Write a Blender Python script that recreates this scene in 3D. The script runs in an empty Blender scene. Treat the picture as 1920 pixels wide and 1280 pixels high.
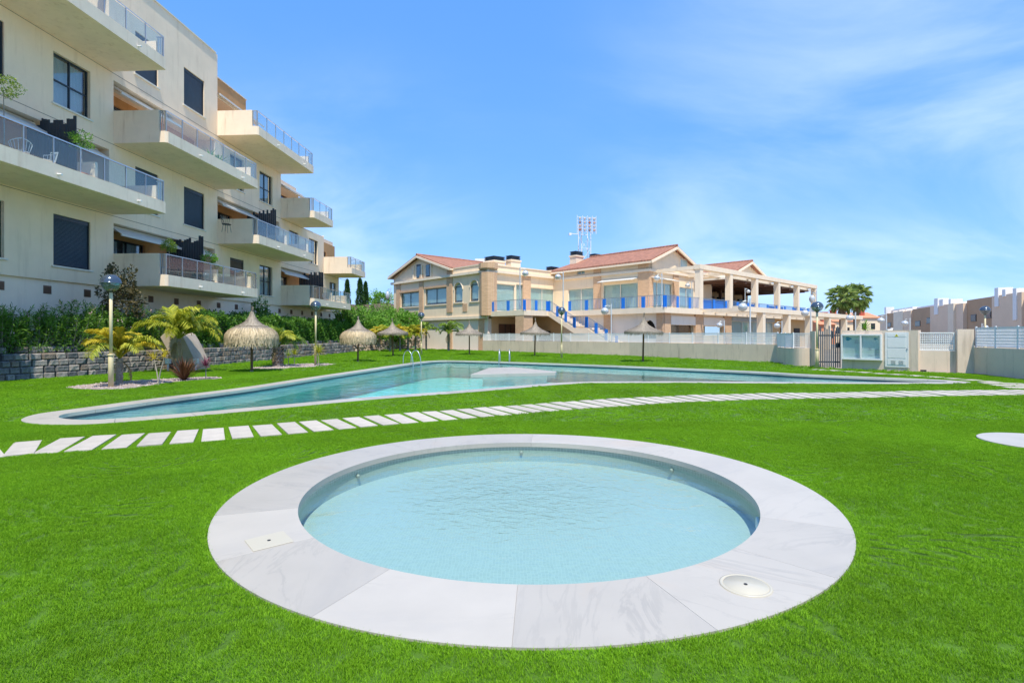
import bpy, bmesh, math, random
import numpy as np
from mathutils import Vector, Matrix, Euler
from mathutils.geometry import delaunay_2d_cdt
random.seed(7); rng = np.random.default_rng(7)
SC = bpy.context.scene
COL = SC.collection
R = math.radians
# ------------------------------------------------------------------ camera, sky, sun, exposure
F, HC, HZ = 1000.0, 1.5, 628.0            # focal length and horizon in photo pixels, eye height in metres
cd = bpy.data.cameras.new('camera'); cam = bpy.data.objects.new('camera', cd); COL.objects.link(cam)
cam.location = (0, 0, HC); cam.rotation_euler = (R(90), 0, 0)
cd.sensor_width = 36; cd.lens = 36*F/1920; cd.shift_y = -(640-HZ)/1920; cd.clip_end = 6000; cd.clip_start = .05
SC.camera = cam
SUN_EL, SUN_AZ = R(64), R(180-9)           # azimuth clockwise from +Y: behind the camera, a little to the right
w = bpy.data.worlds.new('World'); SC.world = w; w.use_nodes = True
nt = w.node_tree; nt.nodes.clear()
def N(nt, t, **k):
    n = nt.nodes.new(t)
    for a, b in k.items():
        if a == 'inp':
            for kk, vv in b.items(): n.inputs[kk].default_value = vv
        else: setattr(n, a, b)
    return n
wo = N(nt, 'ShaderNodeOutputWorld'); bg = N(nt, 'ShaderNodeBackground', inp={'Strength': .15})
sky = N(nt, 'ShaderNodeTexSky', sky_type='NISHITA', sun_disc=False)
sky.sun_elevation = SUN_EL; sky.sun_rotation = SUN_AZ; sky.altitude = 3000; sky.air_density = 1.0; sky.dust_density = 0; sky.ozone_density = 5
# an even colour grade of the whole sky (per-channel contrast), like the camera's own
ssep = N(nt, 'ShaderNodeSeparateColor'); scmb = N(nt, 'ShaderNodeCombineColor'); nt.links.new(sky.outputs[0], ssep.inputs[0])
for ch, (ga, am) in enumerate(((.62, .385), (.42, .505), (.24, .745))):
    p = N(nt, 'ShaderNodeMath', operation='POWER', inp={1: ga}); nt.links.new(ssep.outputs[ch], p.inputs[0])
    q = N(nt, 'ShaderNodeMath', operation='MULTIPLY', inp={1: am*.15**ga/.15}); nt.links.new(p.outputs[0], q.inputs[0]); nt.links.new(q.outputs[0], scmb.inputs[ch])
tc = N(nt, 'ShaderNodeTexCoord')
nrm = N(nt, 'ShaderNodeVectorMath', operation='NORMALIZE'); nt.links.new(tc.outputs['Generated'], nrm.inputs[0])
sep = N(nt, 'ShaderNodeSeparateXYZ'); nt.links.new(nrm.outputs[0], sep.inputs[0])
# cirrus: project the direction on a high flat layer, then stretched noise
mz = N(nt, 'ShaderNodeMath', operation='ADD', inp={1: .42}); nt.links.new(sep.outputs['Z'], mz.inputs[0])
dv = N(nt, 'ShaderNodeVectorMath', operation='DIVIDE'); nt.links.new(nrm.outputs[0], dv.inputs[0]); nt.links.new(mz.outputs[0], dv.inputs[1])
mp = N(nt, 'ShaderNodeMapping'); mp.inputs['Rotation'].default_value = (0, 0, R(62)); mp.inputs['Scale'].default_value = (1.2, 2.1, 0); mp.inputs['Location'].default_value = (1.35, .4, 0)
nt.links.new(dv.outputs[0], mp.inputs[0])
nz = N(nt, 'ShaderNodeTexNoise', inp={'Scale': 1.1, 'Detail': 9, 'Roughness': .56, 'Distortion': .55}); nt.links.new(mp.outputs[0], nz.inputs[0])
nz2 = N(nt, 'ShaderNodeTexNoise', inp={'Scale': .42, 'Detail': 2, 'Roughness': .5}); nt.links.new(mp.outputs[0], nz2.inputs[0])
cr = N(nt, 'ShaderNodeMapRange', interpolation_type='SMOOTHSTEP', inp={1: .34, 2: .74, 3: 0, 4: 1}); nt.links.new(nz.outputs[0], cr.inputs[0])
cr2 = N(nt, 'ShaderNodeMapRange', interpolation_type='SMOOTHSTEP', inp={1: .36, 2: .62, 3: 0.12, 4: 1}); nt.links.new(nz2.outputs[0], cr2.inputs[0])
# two cloud fields that drift across: one high to the right, one low to the left
def field(direction, lo, hi):
    d = Vector(direction).normalized()
    n = N(nt, 'ShaderNodeVectorMath', operation='DOT_PRODUCT'); nt.links.new(nrm.outputs[0], n.inputs[0]); n.inputs[1].default_value = d
    r = N(nt, 'ShaderNodeMapRange', interpolation_type='SMOOTHSTEP', inp={1: lo, 2: hi, 3: 0, 4: 1}); nt.links.new(n.outputs['Value'], r.inputs[0])
    return r
f1 = field((1.05, 1, .50), .74, .95); f2 = field((-.32, 1, .26), .94, 1.07)
ad = N(nt, 'ShaderNodeMath', operation='MAXIMUM'); nt.links.new(f1.outputs[0], ad.inputs[0]); nt.links.new(f2.outputs[0], ad.inputs[1])
a2 = N(nt, 'ShaderNodeMath', operation='MULTIPLY_ADD', inp={1: .84, 2: .06}); nt.links.new(ad.outputs[0], a2.inputs[0])
m1 = N(nt, 'ShaderNodeMath', operation='MULTIPLY'); nt.links.new(cr.outputs[0], m1.inputs[0]); nt.links.new(cr2.outputs[0], m1.inputs[1])
m2 = N(nt, 'ShaderNodeMath', operation='MULTIPLY', use_clamp=True); nt.links.new(m1.outputs[0], m2.inputs[0]); nt.links.new(a2.outputs[0], m2.inputs[1])
m3 = N(nt, 'ShaderNodeMath', operation='MULTIPLY', inp={1: .70}); nt.links.new(m2.outputs[0], m3.inputs[0])
mx = N(nt, 'ShaderNodeMix', data_type='RGBA'); nt.links.new(m3.outputs[0], mx.inputs['Factor'])
nt.links.new(scmb.outputs[0], mx.inputs['A']); mx.inputs['B'].default_value = (5.2, 5.7, 6.4, 1)
nt.links.new(mx.outputs['Result'], bg.inputs['Color']); nt.links.new(bg.outputs[0], wo.inputs[0])
sl = bpy.data.lights.new('sun', 'SUN'); so = bpy.data.objects.new('sun', sl); COL.objects.link(so)
sl.energy = 3.3; sl.angle = R(.55); sl.color = (1, .94, .80)
sd = Vector((math.sin(SUN_AZ)*math.cos(SUN_EL), math.cos(SUN_AZ)*math.cos(SUN_EL), math.sin(SUN_EL)))
so.rotation_euler = sd.to_track_quat('Z', 'Y').to_euler()
SC.view_settings.view_transform = 'Standard'; SC.view_settings.look = 'None'; SC.view_settings.gamma = 1
SC.view_settings.exposure = .8; SC.view_settings.use_curve_mapping = False
SC.cycles.max_bounces = 8; SC.cycles.transparent_max_bounces = 24; SC.cycles.diffuse_bounces = 4
SC.cycles.use_denoising = True; SC.cycles.caustics_reflective = False; SC.cycles.caustics_refractive = False; SC.cycles.sample_clamp_indirect = 6

# ------------------------------------------------------------------ helpers
def G(px, py, z=0.0):
    """photo pixel -> point on the level z"""
    Y = F*(HC-z)/(py-HZ); return Vector(((px-960)*Y/F, Y, z))
def lin(c):
    if isinstance(c, str): c = [int(c[i:i+2], 16)/255 for i in (0, 2, 4)]
    return tuple(((x/12.92) if x <= .04045 else ((x+.055)/1.055)**2.4) for x in c)
def tag(o, label=None, cat=None, group=None, kind=None):
    if label: o['label'] = label
    if cat: o['category'] = cat
    if group: o['group'] = group
    if kind: o['kind'] = kind
    return o
def empty(name, loc=(0, 0, 0), rz=0, label=None, cat=None, group=None):
    o = bpy.data.objects.new(name, None); COL.objects.link(o); o.location = loc; o.rotation_euler = (0, 0, rz)
    o.empty_display_size = .2
    return tag(o, label, cat, group)
def inst(name, mesh, parent=None, loc=(0, 0, 0), rot=(0, 0, 0), scl=(1, 1, 1)):
    o = bpy.data.objects.new(name, mesh); COL.objects.link(o); o.location = loc; o.rotation_euler = rot; o.scale = scl
    if parent is not None: o.parent = parent
    return o
KIDS = {}
def dup(root, loc, rz=0, scl=None, label=None, group=None, swap=None):
    r = root.copy(); COL.objects.link(r); r.location = loc; r.rotation_euler = (0, 0, rz)
    if scl: r.scale = (scl,)*3 if not isinstance(scl, tuple) else scl
    if label: r['label'] = label
    if group: r['group'] = group
    for ch in list(root.children):
        c = ch.copy(); COL.objects.link(c); c.parent = r
        for g in list(ch.children):
            d = g.copy(); COL.objects.link(d); d.parent = c
    return r
class MB:
    def __init__(s): s.v = []; s.f = []; s.m = []; s.mi = 0
    def add(s, vs, fs, mi=None):
        o = len(s.v); s.v += [tuple(p) for p in vs]; s.f += [[o+i for i in f] for f in fs]; s.m += [s.mi if mi is None else mi]*len(fs); return s
    def box(s, x0, x1, y0, y1, z0, z1, mi=None):
        vs = [(x, y, z) for z in (z0, z1) for y in (y0, y1) for x in (x0, x1)]
        return s.add(vs, [(0, 2, 3, 1), (4, 5, 7, 6), (0, 1, 5, 4), (2, 6, 7, 3), (0, 4, 6, 2), (1, 3, 7, 5)], mi)
    def bar(s, a, b, w, h=None, mi=None, up=(0, 0, 1)):
        a = Vector(a); b = Vector(b); h = h or w; d = (b-a).normalized(); u = Vector(up)
        if abs(d.dot(u)) > .98: u = Vector((0, 1, 0))
        x = d.cross(u).normalized()*w/2; y = x.cross(d).normalized()*h/2
        vs = [p+i*x+j*y for p in (a, b) for i, j in ((-1, -1), (1, -1), (1, 1), (-1, 1))]
        return s.add(vs, [(3, 2, 1, 0), (4, 5, 6, 7), (0, 1, 5, 4), (1, 2, 6, 5), (2, 3, 7, 6), (3, 0, 4, 7)], mi)
    def extr(s, poly, vec, mi=None):
        vec = Vector(vec); n = len(poly); p = [Vector(q) for q in poly]
        nn = Vector((0, 0, 0))
        for i in range(n): nn += p[i].cross(p[(i+1) % n])
        if nn.dot(vec) > 0: p = p[::-1]
        return s.add(p+[q+vec for q in p], [list(range(n)), list(range(2*n-1, n-1, -1))]+[(i, i+n, (i+1) % n+n, (i+1) % n) for i in range(n)], mi)
    def tube(s, pts, r, n=6, mi=None, caps=True):
        pts = [Vector(p) for p in pts]; rr = r if isinstance(r, (list, tuple)) else [r]*len(pts); vs = []; fs = []; u = None
        for i, p in enumerate(pts):
            d = (pts[min(i+1, len(pts)-1)]-pts[max(i-1, 0)]).normalized()
            if u is None: u = d.cross(Vector((0, 0, 1)) if abs(d.z) < .9 else Vector((0, 1, 0))).normalized()
            u = (u-d*u.dot(d)).normalized(); v2 = d.cross(u)
            vs += [p+(u*math.cos(2*math.pi*k/n)+v2*math.sin(2*math.pi*k/n))*rr[i] for k in range(n)]
        for i in range(len(pts)-1):
            fs += [(i*n+k, i*n+(k+1) % n, (i+1)*n+(k+1) % n, (i+1)*n+k) for k in range(n)]
        if caps: fs += [list(range(n))[::-1], [(len(pts)-1)*n+k for k in range(n)]]
        return s.add(vs, fs, mi)
    def lathe(s, prof, n=20, c=(0, 0, 0), mi=None, jit=0):
        vs = []; fs = []
        for r, z in prof:
            for k in range(n):
                a = 2*math.pi*k/n; q = r*(1+random.uniform(-jit, jit))
                vs.append((c[0]+q*math.cos(a), c[1]+q*math.sin(a), c[2]+z))
        for i in range(len(prof)-1):
            fs += [(i*n+k, (i+1)*n+k, (i+1)*n+(k+1) % n, i*n+(k+1) % n) for k in range(n)]
        return s.add(vs, fs, mi)
    def mesh(s, name, mats, smooth=False):
        me = bpy.data.meshes.new(name); me.from_pydata(s.v, [], s.f)
        for m in (mats if isinstance(mats, (list, tuple)) else [mats]): me.materials.append(m)
        if any(s.m): me.polygons.foreach_set('material_index', s.m)
        if smooth: me.polygons.foreach_set('use_smooth', [True]*len(me.polygons))
        me.update(); return me
    def build(s, name, mats, parent=None, smooth=False, **k):
        return inst(name, s.mesh(name, mats, smooth), parent, **k)
def bevel(o, wd=.01, seg=2):
    m = o.modifiers.new('bevel', 'BEVEL'); m.width = wd; m.segments = seg; m.limit_method = 'ANGLE'; return o
def cellwall(mb, us, zs, holes, v0, v1, put, mi=None):
    """a wall slab v0..v1 (v1 = outer face) over u,z with rectangular holes; put(u,v,z)->point"""
    lim = (min(us), max(us), min(zs), max(zs))
    us = sorted(set([round(x, 4) for x in us]+[round(x, 4) for h in holes for x in h[:2]])); zs = sorted(set([round(x, 4) for x in zs]+[round(x, 4) for h in holes for x in h[2:]]))
    U0, U1, Z0, Z1 = lim
    def solid(i, j):
        if i < 0 or j < 0 or i >= len(us)-1 or j >= len(zs)-1: return False
        uc = (us[i]+us[i+1])/2; zc = (zs[j]+zs[j+1])/2
        if not (U0 < uc < U1 and Z0 < zc < Z1): return False
        return not any(h[0] < uc < h[1] and h[2] < zc < h[3] for h in holes)
    for i in range(len(us)-1):
        for j in range(len(zs)-1):
            if not solid(i, j): continue
            a, b, c, d = us[i], us[i+1], zs[j], zs[j+1]
            Q = lambda *p: mb.add([put(*q) for q in p], [(0, 1, 2, 3)], mi)
            Q((a, v1, c), (b, v1, c), (b, v1, d), (a, v1, d)); Q((a, v0, c), (a, v0, d), (b, v0, d), (b, v0, c))
            if not solid(i-1, j): Q((a, v0, c), (a, v1, c), (a, v1, d), (a, v0, d))
            if not solid(i+1, j): Q((b, v0, c), (b, v0, d), (b, v1, d), (b, v1, c))
            if not solid(i, j-1): Q((a, v0, c), (b, v0, c), (b, v1, c), (a, v1, c))
            if not solid(i, j+1): Q((a, v0, d), (a, v1, d), (b, v1, d), (b, v0, d))

# ------------------------------------------------------------------ materials
def mat(name, col, rough=.8, metal=0, spec=.5, var=.0, vscale=3.0, bump=0.0, bscale=30.0, stain=0.0, stain_col=None, coord='Object', sat_noise=None, island=0.0, trans=0.0, detail=5, objvar=0.0):
    m = bpy.data.materials.new(name); m.use_nodes = True; t = m.node_tree; b = t.nodes['Principled BSDF']
    col = lin(col) if isinstance(col, str) else col
    b.inputs['Base Color'].default_value = (*col, 1); b.inputs['Roughness'].default_value = rough; b.inputs['Metallic'].default_value = metal; b.inputs['Specular IOR Level'].default_value = spec
    tc = N(t, 'ShaderNodeTexCoord'); last = None
    def rgb(c): 
        n = N(t, 'ShaderNodeRGB'); n.outputs[0].default_value = (*c, 1); return n.outputs[0]
    cur = rgb(col)
    if var:
        nz = N(t, 'ShaderNodeTexNoise', inp={'Scale': vscale, 'Detail': detail, 'Roughness': .6}); t.links.new(tc.outputs[coord], nz.inputs[0])
        mr = N(t, 'ShaderNodeMapRange', inp={1: .3, 2: .7, 3: 1-var, 4: 1+var}); t.links.new(nz.outputs[0], mr.inputs[0])
        mu = N(t, 'ShaderNodeVectorMath', operation='SCALE'); t.links.new(cur, mu.inputs[0]); t.links.new(mr.outputs[0], mu.inputs['Scale']); cur = mu.outputs[0]
    if objvar:
        oi = N(t, 'ShaderNodeObjectInfo'); mr = N(t, 'ShaderNodeMapRange', inp={1: 0, 2: 1, 3: 1-objvar, 4: 1+objvar}); t.links.new(oi.outputs['Random'], mr.inputs[0])
        mu = N(t, 'ShaderNodeVectorMath', operation='SCALE'); t.links.new(cur, mu.inputs[0]); t.links.new(mr.outputs[0], mu.inputs['Scale']); cur = mu.outputs[0]
    if island:
        ge = N(t, 'ShaderNodeNewGeometry'); mr = N(t, 'ShaderNodeMapRange', inp={1: 0, 2: 1, 3: 1-island, 4: 1+island}); t.links.new(ge.outputs['Random Per Island'], mr.inputs[0])
        mu = N(t, 'ShaderNodeVectorMath', operation='SCALE'); t.links.new(cur, mu.inputs[0]); t.links.new(mr.outputs[0], mu.inputs['Scale']); cur = mu.outputs[0]
    if stain:
        sc = lin(stain_col) if isinstance(stain_col, str) else (stain_col or tuple(c*.45 for c in col))
        mp = N(t, 'ShaderNodeMapping'); mp.inputs['Scale'].default_value = (2.6, 2.6, .28); t.links.new(tc.outputs[coord], mp.inputs[0])
        nz = N(t, 'ShaderNodeTexNoise', inp={'Scale': 1.3, 'Detail': 7, 'Roughness': .65}); t.links.new(mp.outputs[0], nz.inputs[0])
        mr = N(t, 'ShaderNodeMapRange', inp={1: .54, 2: .80, 3: 0, 4: stain}); t.links.new(nz.outputs[0], mr.inputs[0])
        mm = N(t, 'ShaderNodeMix', data_type='RGBA'); t.links.new(mr.outputs[0], mm.inputs['Factor']); t.links.new(cur, mm.inputs['A']); mm.inputs['B'].default_value = (*sc, 1); cur = mm.outputs['Result']
    t.links.new(cur, b.inputs['Base Color'])
    if bump:
        nz = N(t, 'ShaderNodeTexNoise', inp={'Scale': bscale, 'Detail': 4, 'Roughness': .6}); t.links.new(tc.outputs[coord], nz.inputs[0])
        bp = N(t, 'ShaderNodeBump', inp={'Strength': bump, 'Distance': .02}); t.links.new(nz.outputs[0], bp.inputs['Height']); t.links.new(bp.outputs[0], b.inputs['Normal'])
    if trans:
        tr = N(t, 'ShaderNodeBsdfTranslucent'); t.links.new(cur, tr.inputs[0]); ms = N(t, 'ShaderNodeMixShader', inp={0: trans})
        t.links.new(b.outputs[0], ms.inputs[1]); t.links.new(tr.outputs[0], ms.inputs[2]); t.links.new(ms.outputs[0], t.nodes['Material Output'].inputs[0])
    return m
def glassmat(name, tint=(.8, .9, .92), ior=1.45, rough=.01, bump=0, opacity=0.0, ocol=(.3, .4, .42), extra=None):
    m = bpy.data.materials.new(name); m.use_nodes = True; t = m.node_tree; t.nodes.remove(t.nodes['Principled BSDF'])
    tr = N(t, 'ShaderNodeBsdfTransparent', inp={0: (*tint, 1)}); gl = N(t, 'ShaderNodeBsdfGlossy', inp={'Roughness': rough, 'Color': (1, 1, 1, 1)}); fr = N(t, 'ShaderNodeFresnel', inp={'IOR': ior}); ge = N(t, 'ShaderNodeNewGeometry'); mr = N(t, 'ShaderNodeMapRange', inp={1: 0, 2: 1, 3: ior, 4: 1/ior}); t.links.new(ge.outputs['Backfacing'], mr.inputs[0]); t.links.new(mr.outputs[0], fr.inputs['IOR'])
    src = tr.outputs[0]
    if opacity:
        df = N(t, 'ShaderNodeBsdfDiffuse', inp={0: (*ocol, 1)}); m0 = N(t, 'ShaderNodeMixShader', inp={0: opacity}); t.links.new(tr.outputs[0], m0.inputs[1]); t.links.new(df.outputs[0], m0.inputs[2]); src = m0.outputs[0]
    ms = N(t, 'ShaderNodeMixShader'); t.links.new(fr.outputs[0], ms.inputs[0]); t.links.new(src, ms.inputs[1]); t.links.new(gl.outputs[0], ms.inputs[2]); t.links.new(ms.outputs[0], t.nodes['Material Output'].inputs[0])
    if extra: extra(t, gl, fr)
    return m
M = {}
M['stucco'] = mat('cream_stucco', (.90, .72, .53), .9, var=.06, vscale=.7, bump=.35, bscale=60, stain=.42, stain_col=(.52, .36, .23))
M['stucco_pale'] = mat('pale_stucco', (.90, .74, .58), .9, var=.05, vscale=.9, bump=.3, bscale=60, stain=.22, stain_col=(.45, .33, .22))
M['fascia'] = mat('balcony_render', (.90, .73, .56), .9, var=.06, vscale=1.2, bump=.3, bscale=50, stain=.6, stain_col=(.50, .32, .19))
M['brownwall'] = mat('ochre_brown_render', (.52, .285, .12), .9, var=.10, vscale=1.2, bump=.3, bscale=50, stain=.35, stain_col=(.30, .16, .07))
M['joint'] = mat('dark_joint', (.10, .085, .07), .9); M['groove'] = mat('render_groove', (.30, .23, .16), .9); M['darkpane'] = mat('dark_window_pane', (.02, .025, .03), .25)
M['white'] = mat('white_paint', (.80, .79, .77), .5, var=.03, vscale=2)
M['offwhite'] = mat('offwhite_trim', (.74, .69, .60), .7, var=.04, vscale=2)
M['dkframe'] = mat('dark_window_frame', (.018, .028, .04), .35)
M['navy'] = mat('navy_shutter', (.035, .065, .105), .45, var=.12, vscale=5)
M['browns'] = mat('taupe_shutter', (.12, .09, .075), .5, var=.1, vscale=5)
M['screen'] = mat('charcoal_blue_slats', (.020, .033, .048), .5, var=.2, vscale=3)
M['curtain'] = mat('pale_curtain', (.55, .60, .62), .9, trans=.2)
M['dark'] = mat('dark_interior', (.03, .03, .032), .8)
M['glass'] = glassmat('window_glass', (.86, .93, .96), 1.7)
M['rail_glass'] = glassmat('balcony_glass', (.86, .93, .95), 1.5, opacity=.06, ocol=(.5, .6, .62))
M['steel'] = mat('brushed_steel', (.50, .55, .60), .35, metal=.85)
M['galv'] = mat('galvanised_grey', (.34, .39, .43), .45, metal=.6)
M['louvre'] = mat('brown_louvre', (.20, .12, .085), .6)
M['awning'] = mat('pale_awning_canvas', (.62, .60, .56), .85)
# ------------------------------------------------------------------ curves on the ground
def catmull(P, n=12, closed=True):
    P = [np.array(p[:2], float) for p in P]; out = []; m = len(P)
    for i in range(m if closed else m-1):
        a, b, c, d = (P[(i-1) % m], P[i], P[(i+1) % m], P[(i+2) % m]) if closed else (P[max(i-1, 0)], P[i], P[i+1], P[min(i+2, m-1)])
        for k in range(n):
            t = k/n; out.append(.5*((2*b)+(c-a)*t+(2*a-5*b+4*c-d)*t*t+(3*b-3*c+d-a)*t**3))
    if not closed: out.append(P[-1])
    return np.array(out)
def resample(C, step, closed=True):
    D = np.vstack([C, C[:1]]) if closed else C
    L = np.concatenate([[0], np.cumsum(np.linalg.norm(np.diff(D, axis=0), axis=1))]); n = max(2, int(round(L[-1]/step)))
    s = np.linspace(0, L[-1], n+1)[:n if closed else n+1]
    return np.stack([np.interp(s, L, D[:, 0]), np.interp(s, L, D[:, 1])], 1)
def inside(P, poly):
    x, y = P[:, 0], P[:, 1]; r = np.zeros(len(P), bool); n = len(poly)
    for i in range(n):
        x1, y1 = poly[i]; x2, y2 = poly[(i+1) % n]
        if y1 == y2: continue
        c = ((y1 > y) != (y2 > y)) & (x < (x2-x1)*(y-y1)/(y2-y1)+x1); r ^= c
    return r
def dist_to(P, C):
    """distance of points to a closed polyline"""
    d = np.full(len(P), 1e9)
    for i in range(len(C)):
        a = C[i]; b = C[(i+1) % len(C)]; ab = b-a; t = np.clip(((P-a)@ab)/(ab@ab+1e-12), 0, 1)
        d = np.minimum(d, np.linalg.norm(P-(a+t[:, None]*ab), axis=1))
    return d
def offset_in(C, d, step=.12):
    C = resample(C, step); T = np.roll(C, -1, 0)-np.roll(C, 1, 0); T /= np.linalg.norm(T, axis=1)[:, None]
    area = .5*np.sum(C[:, 0]*np.roll(C[:, 1], -1)-np.roll(C[:, 0], -1)*C[:, 1]); s = 1 if area > 0 else -1
    Nn = np.stack([-T[:, 1], T[:, 0]], 1)*s; Q = C+Nn*d
    keep = (dist_to(Q, C) > d*.985) & inside(Q, C); return Q[keep]
def sheet(name, outer, holes, z, m, parent=None, kind=None):
    vs = []; es = []
    for loop in [outer]+holes:
        o = len(vs); n = len(loop); vs += [Vector((float(p[0]), float(p[1]))) for p in loop]; es += [(o+i, o+(i+1) % n) for i in range(n)]
    v, e, f, *_ = delaunay_2d_cdt(vs, es, [], 0, 1e-5)
    c = np.array([[sum(v[i].x for i in t)/3, sum(v[i].y for i in t)/3] for t in f]); ok = inside(c, np.array([[p[0], p[1]] for p in outer]))
    for h in holes: ok &= ~inside(c, np.array([[p[0], p[1]] for p in h]))
    me = bpy.data.meshes.new(name); me.from_pydata([(p.x, p.y, z) for p in v], [], [tuple(t) for t, k in zip(f, ok) if k]); me.materials.append(m)
    for p in me.polygons:
        if p.normal.z < 0: p.flip()
    me.update(); o = inst(name, me, parent)
    if kind: o['kind'] = kind
    return o
# outlines read from the photograph and put on the ground
big_px = [(39.4, 789.5), (52, 782), (84, 775), (157, 765.5), (284, 748.5), (452, 727.5), (583, 707.6), (700, 690.6), (775, 680), (812, 676.6), (850, 676), (955, 678.8), (1137, 685.2), (1400, 696), (1520, 702.5), (1728, 711), (1800, 715), (1820, 717.6), (1800, 719.6), (1700, 720.3), (1520, 719.8), (1300, 718.4), (1150, 718.6), (1101, 719.2), (1039, 722.6), (882, 736), (700, 749.8), (474, 771), (299, 786.8), (182, 795.6), (109, 797.4), (60, 795)]
BIG = resample(catmull([G(*p) for p in big_px], 10), .15)
POOL_O = BIG; POOL_I = resample(catmull(resample(offset_in(BIG, .5), .45), 4), .08)
KC = np.array([.143, 5.28]); KR, KI = 2.742, 2.10
circ = lambda c, r, n: np.array([[c[0]+r*math.cos(2*math.pi*i/n), c[1]+r*math.sin(2*math.pi*i/n)] for i in range(n)])
SHC = np.array([7.35, 7.38]); SHR = .70
# retaining wall foot line (left), boundary wall (back), gate, right wall
RW = resample(catmull([(-20.5, 2), (-19.2, 8), (-18.0, 12.6), (-16.65, 17.2), (-15.6, 20.3), (-15.0, 23.8), (-14.7, 27.5), (-14.3, 36.6), (-14.0, 47.5)], 8, False), .2, False)
BW = [G(905, 657.4), G(1180, 667.2), G(1457, 680)]
LAWN = [tuple(p) for p in RW]+[(-13.2, 52.5), (-10.2, 58.8), (-3.0, 50.9)]+[(p.x, p.y) for p in BW]+[(13.75, 26.9), (13.6, 25.9), (13.8, 25.45), (14.35, 25.2), (14.35, 24.4), (14.7, 23.9), (16.3, 21.7), (16.9, 21.2), (17.85, 20.7), (17.4, 18), (16.6, 12), (15.8, 4), (15.5, -6), (-20.5, -6)]
M['turf_base_shade'] = mat('artificial_turf_shade_base', (.07, .16, .006), .95, var=.25, vscale=2.2, bump=.9, bscale=45)  # base coloured dark to stand for the shade between blades
lawn = sheet('lawn', LAWN, [offset_in(POOL_O, .03, .15), circ(KC, KR-.02, 96), circ(SHC, SHR-.02, 48)], 0.0, M['turf_base_shade'], kind='structure')
M['ground'] = mat('sandy_asphalt_ground', (.30, .25, .19), .95, var=.15, vscale=.3)
inner = LAWN
bigr = [(-1500, -300), (1500, -300), (1500, 2500), (-1500, 2500)]
ins = np.array(LAWN); cxy = ins.mean(0); hole = cxy+(ins-cxy)*.995
gnd = sheet('ground', bigr, [hole], -.03, M['ground'], kind='structure')
# raised bed behind the retaining wall, up to the buildings
M['soil'] = mat('planting_soil', (.10, .072, .045), .95, var=.3, vscale=4, bump=.8, bscale=20)
tb = MB(); pr = RW[::6]
for i in range(len(pr)-1):
    a, b = pr[i], pr[i+1]
    tb.add([(a[0]-.30, a[1], .86), (a[0]-9, a[1], 1.1), (b[0]-9, b[1], 1.1), (b[0]-.30, b[1], .86)], [(3, 2, 1, 0)])
tb.build('planting_bed_terrain', M['soil'])['kind'] = 'structure'
hill = MB(); nx, ny = 24, 16; rs = random.Random(3)
for j in range(ny):
    for i in range(nx):
        x = -50+i*(38.5/(nx-1)); y = 51+j*3.4+max(0, (x+18))*.7; hill.v.append((x, y, min(5.6, .8+max(0, y-54)*.33)+rs.uniform(-.15, .15)))
for j in range(ny-1):
    for i in range(nx-1): a = j*nx+i; hill.f.append([a, a+1, a+1+nx, a+nx]); hill.m.append(0)
hill.build('hillside', M['soil'], smooth=True)['kind'] = 'structure'

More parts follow.
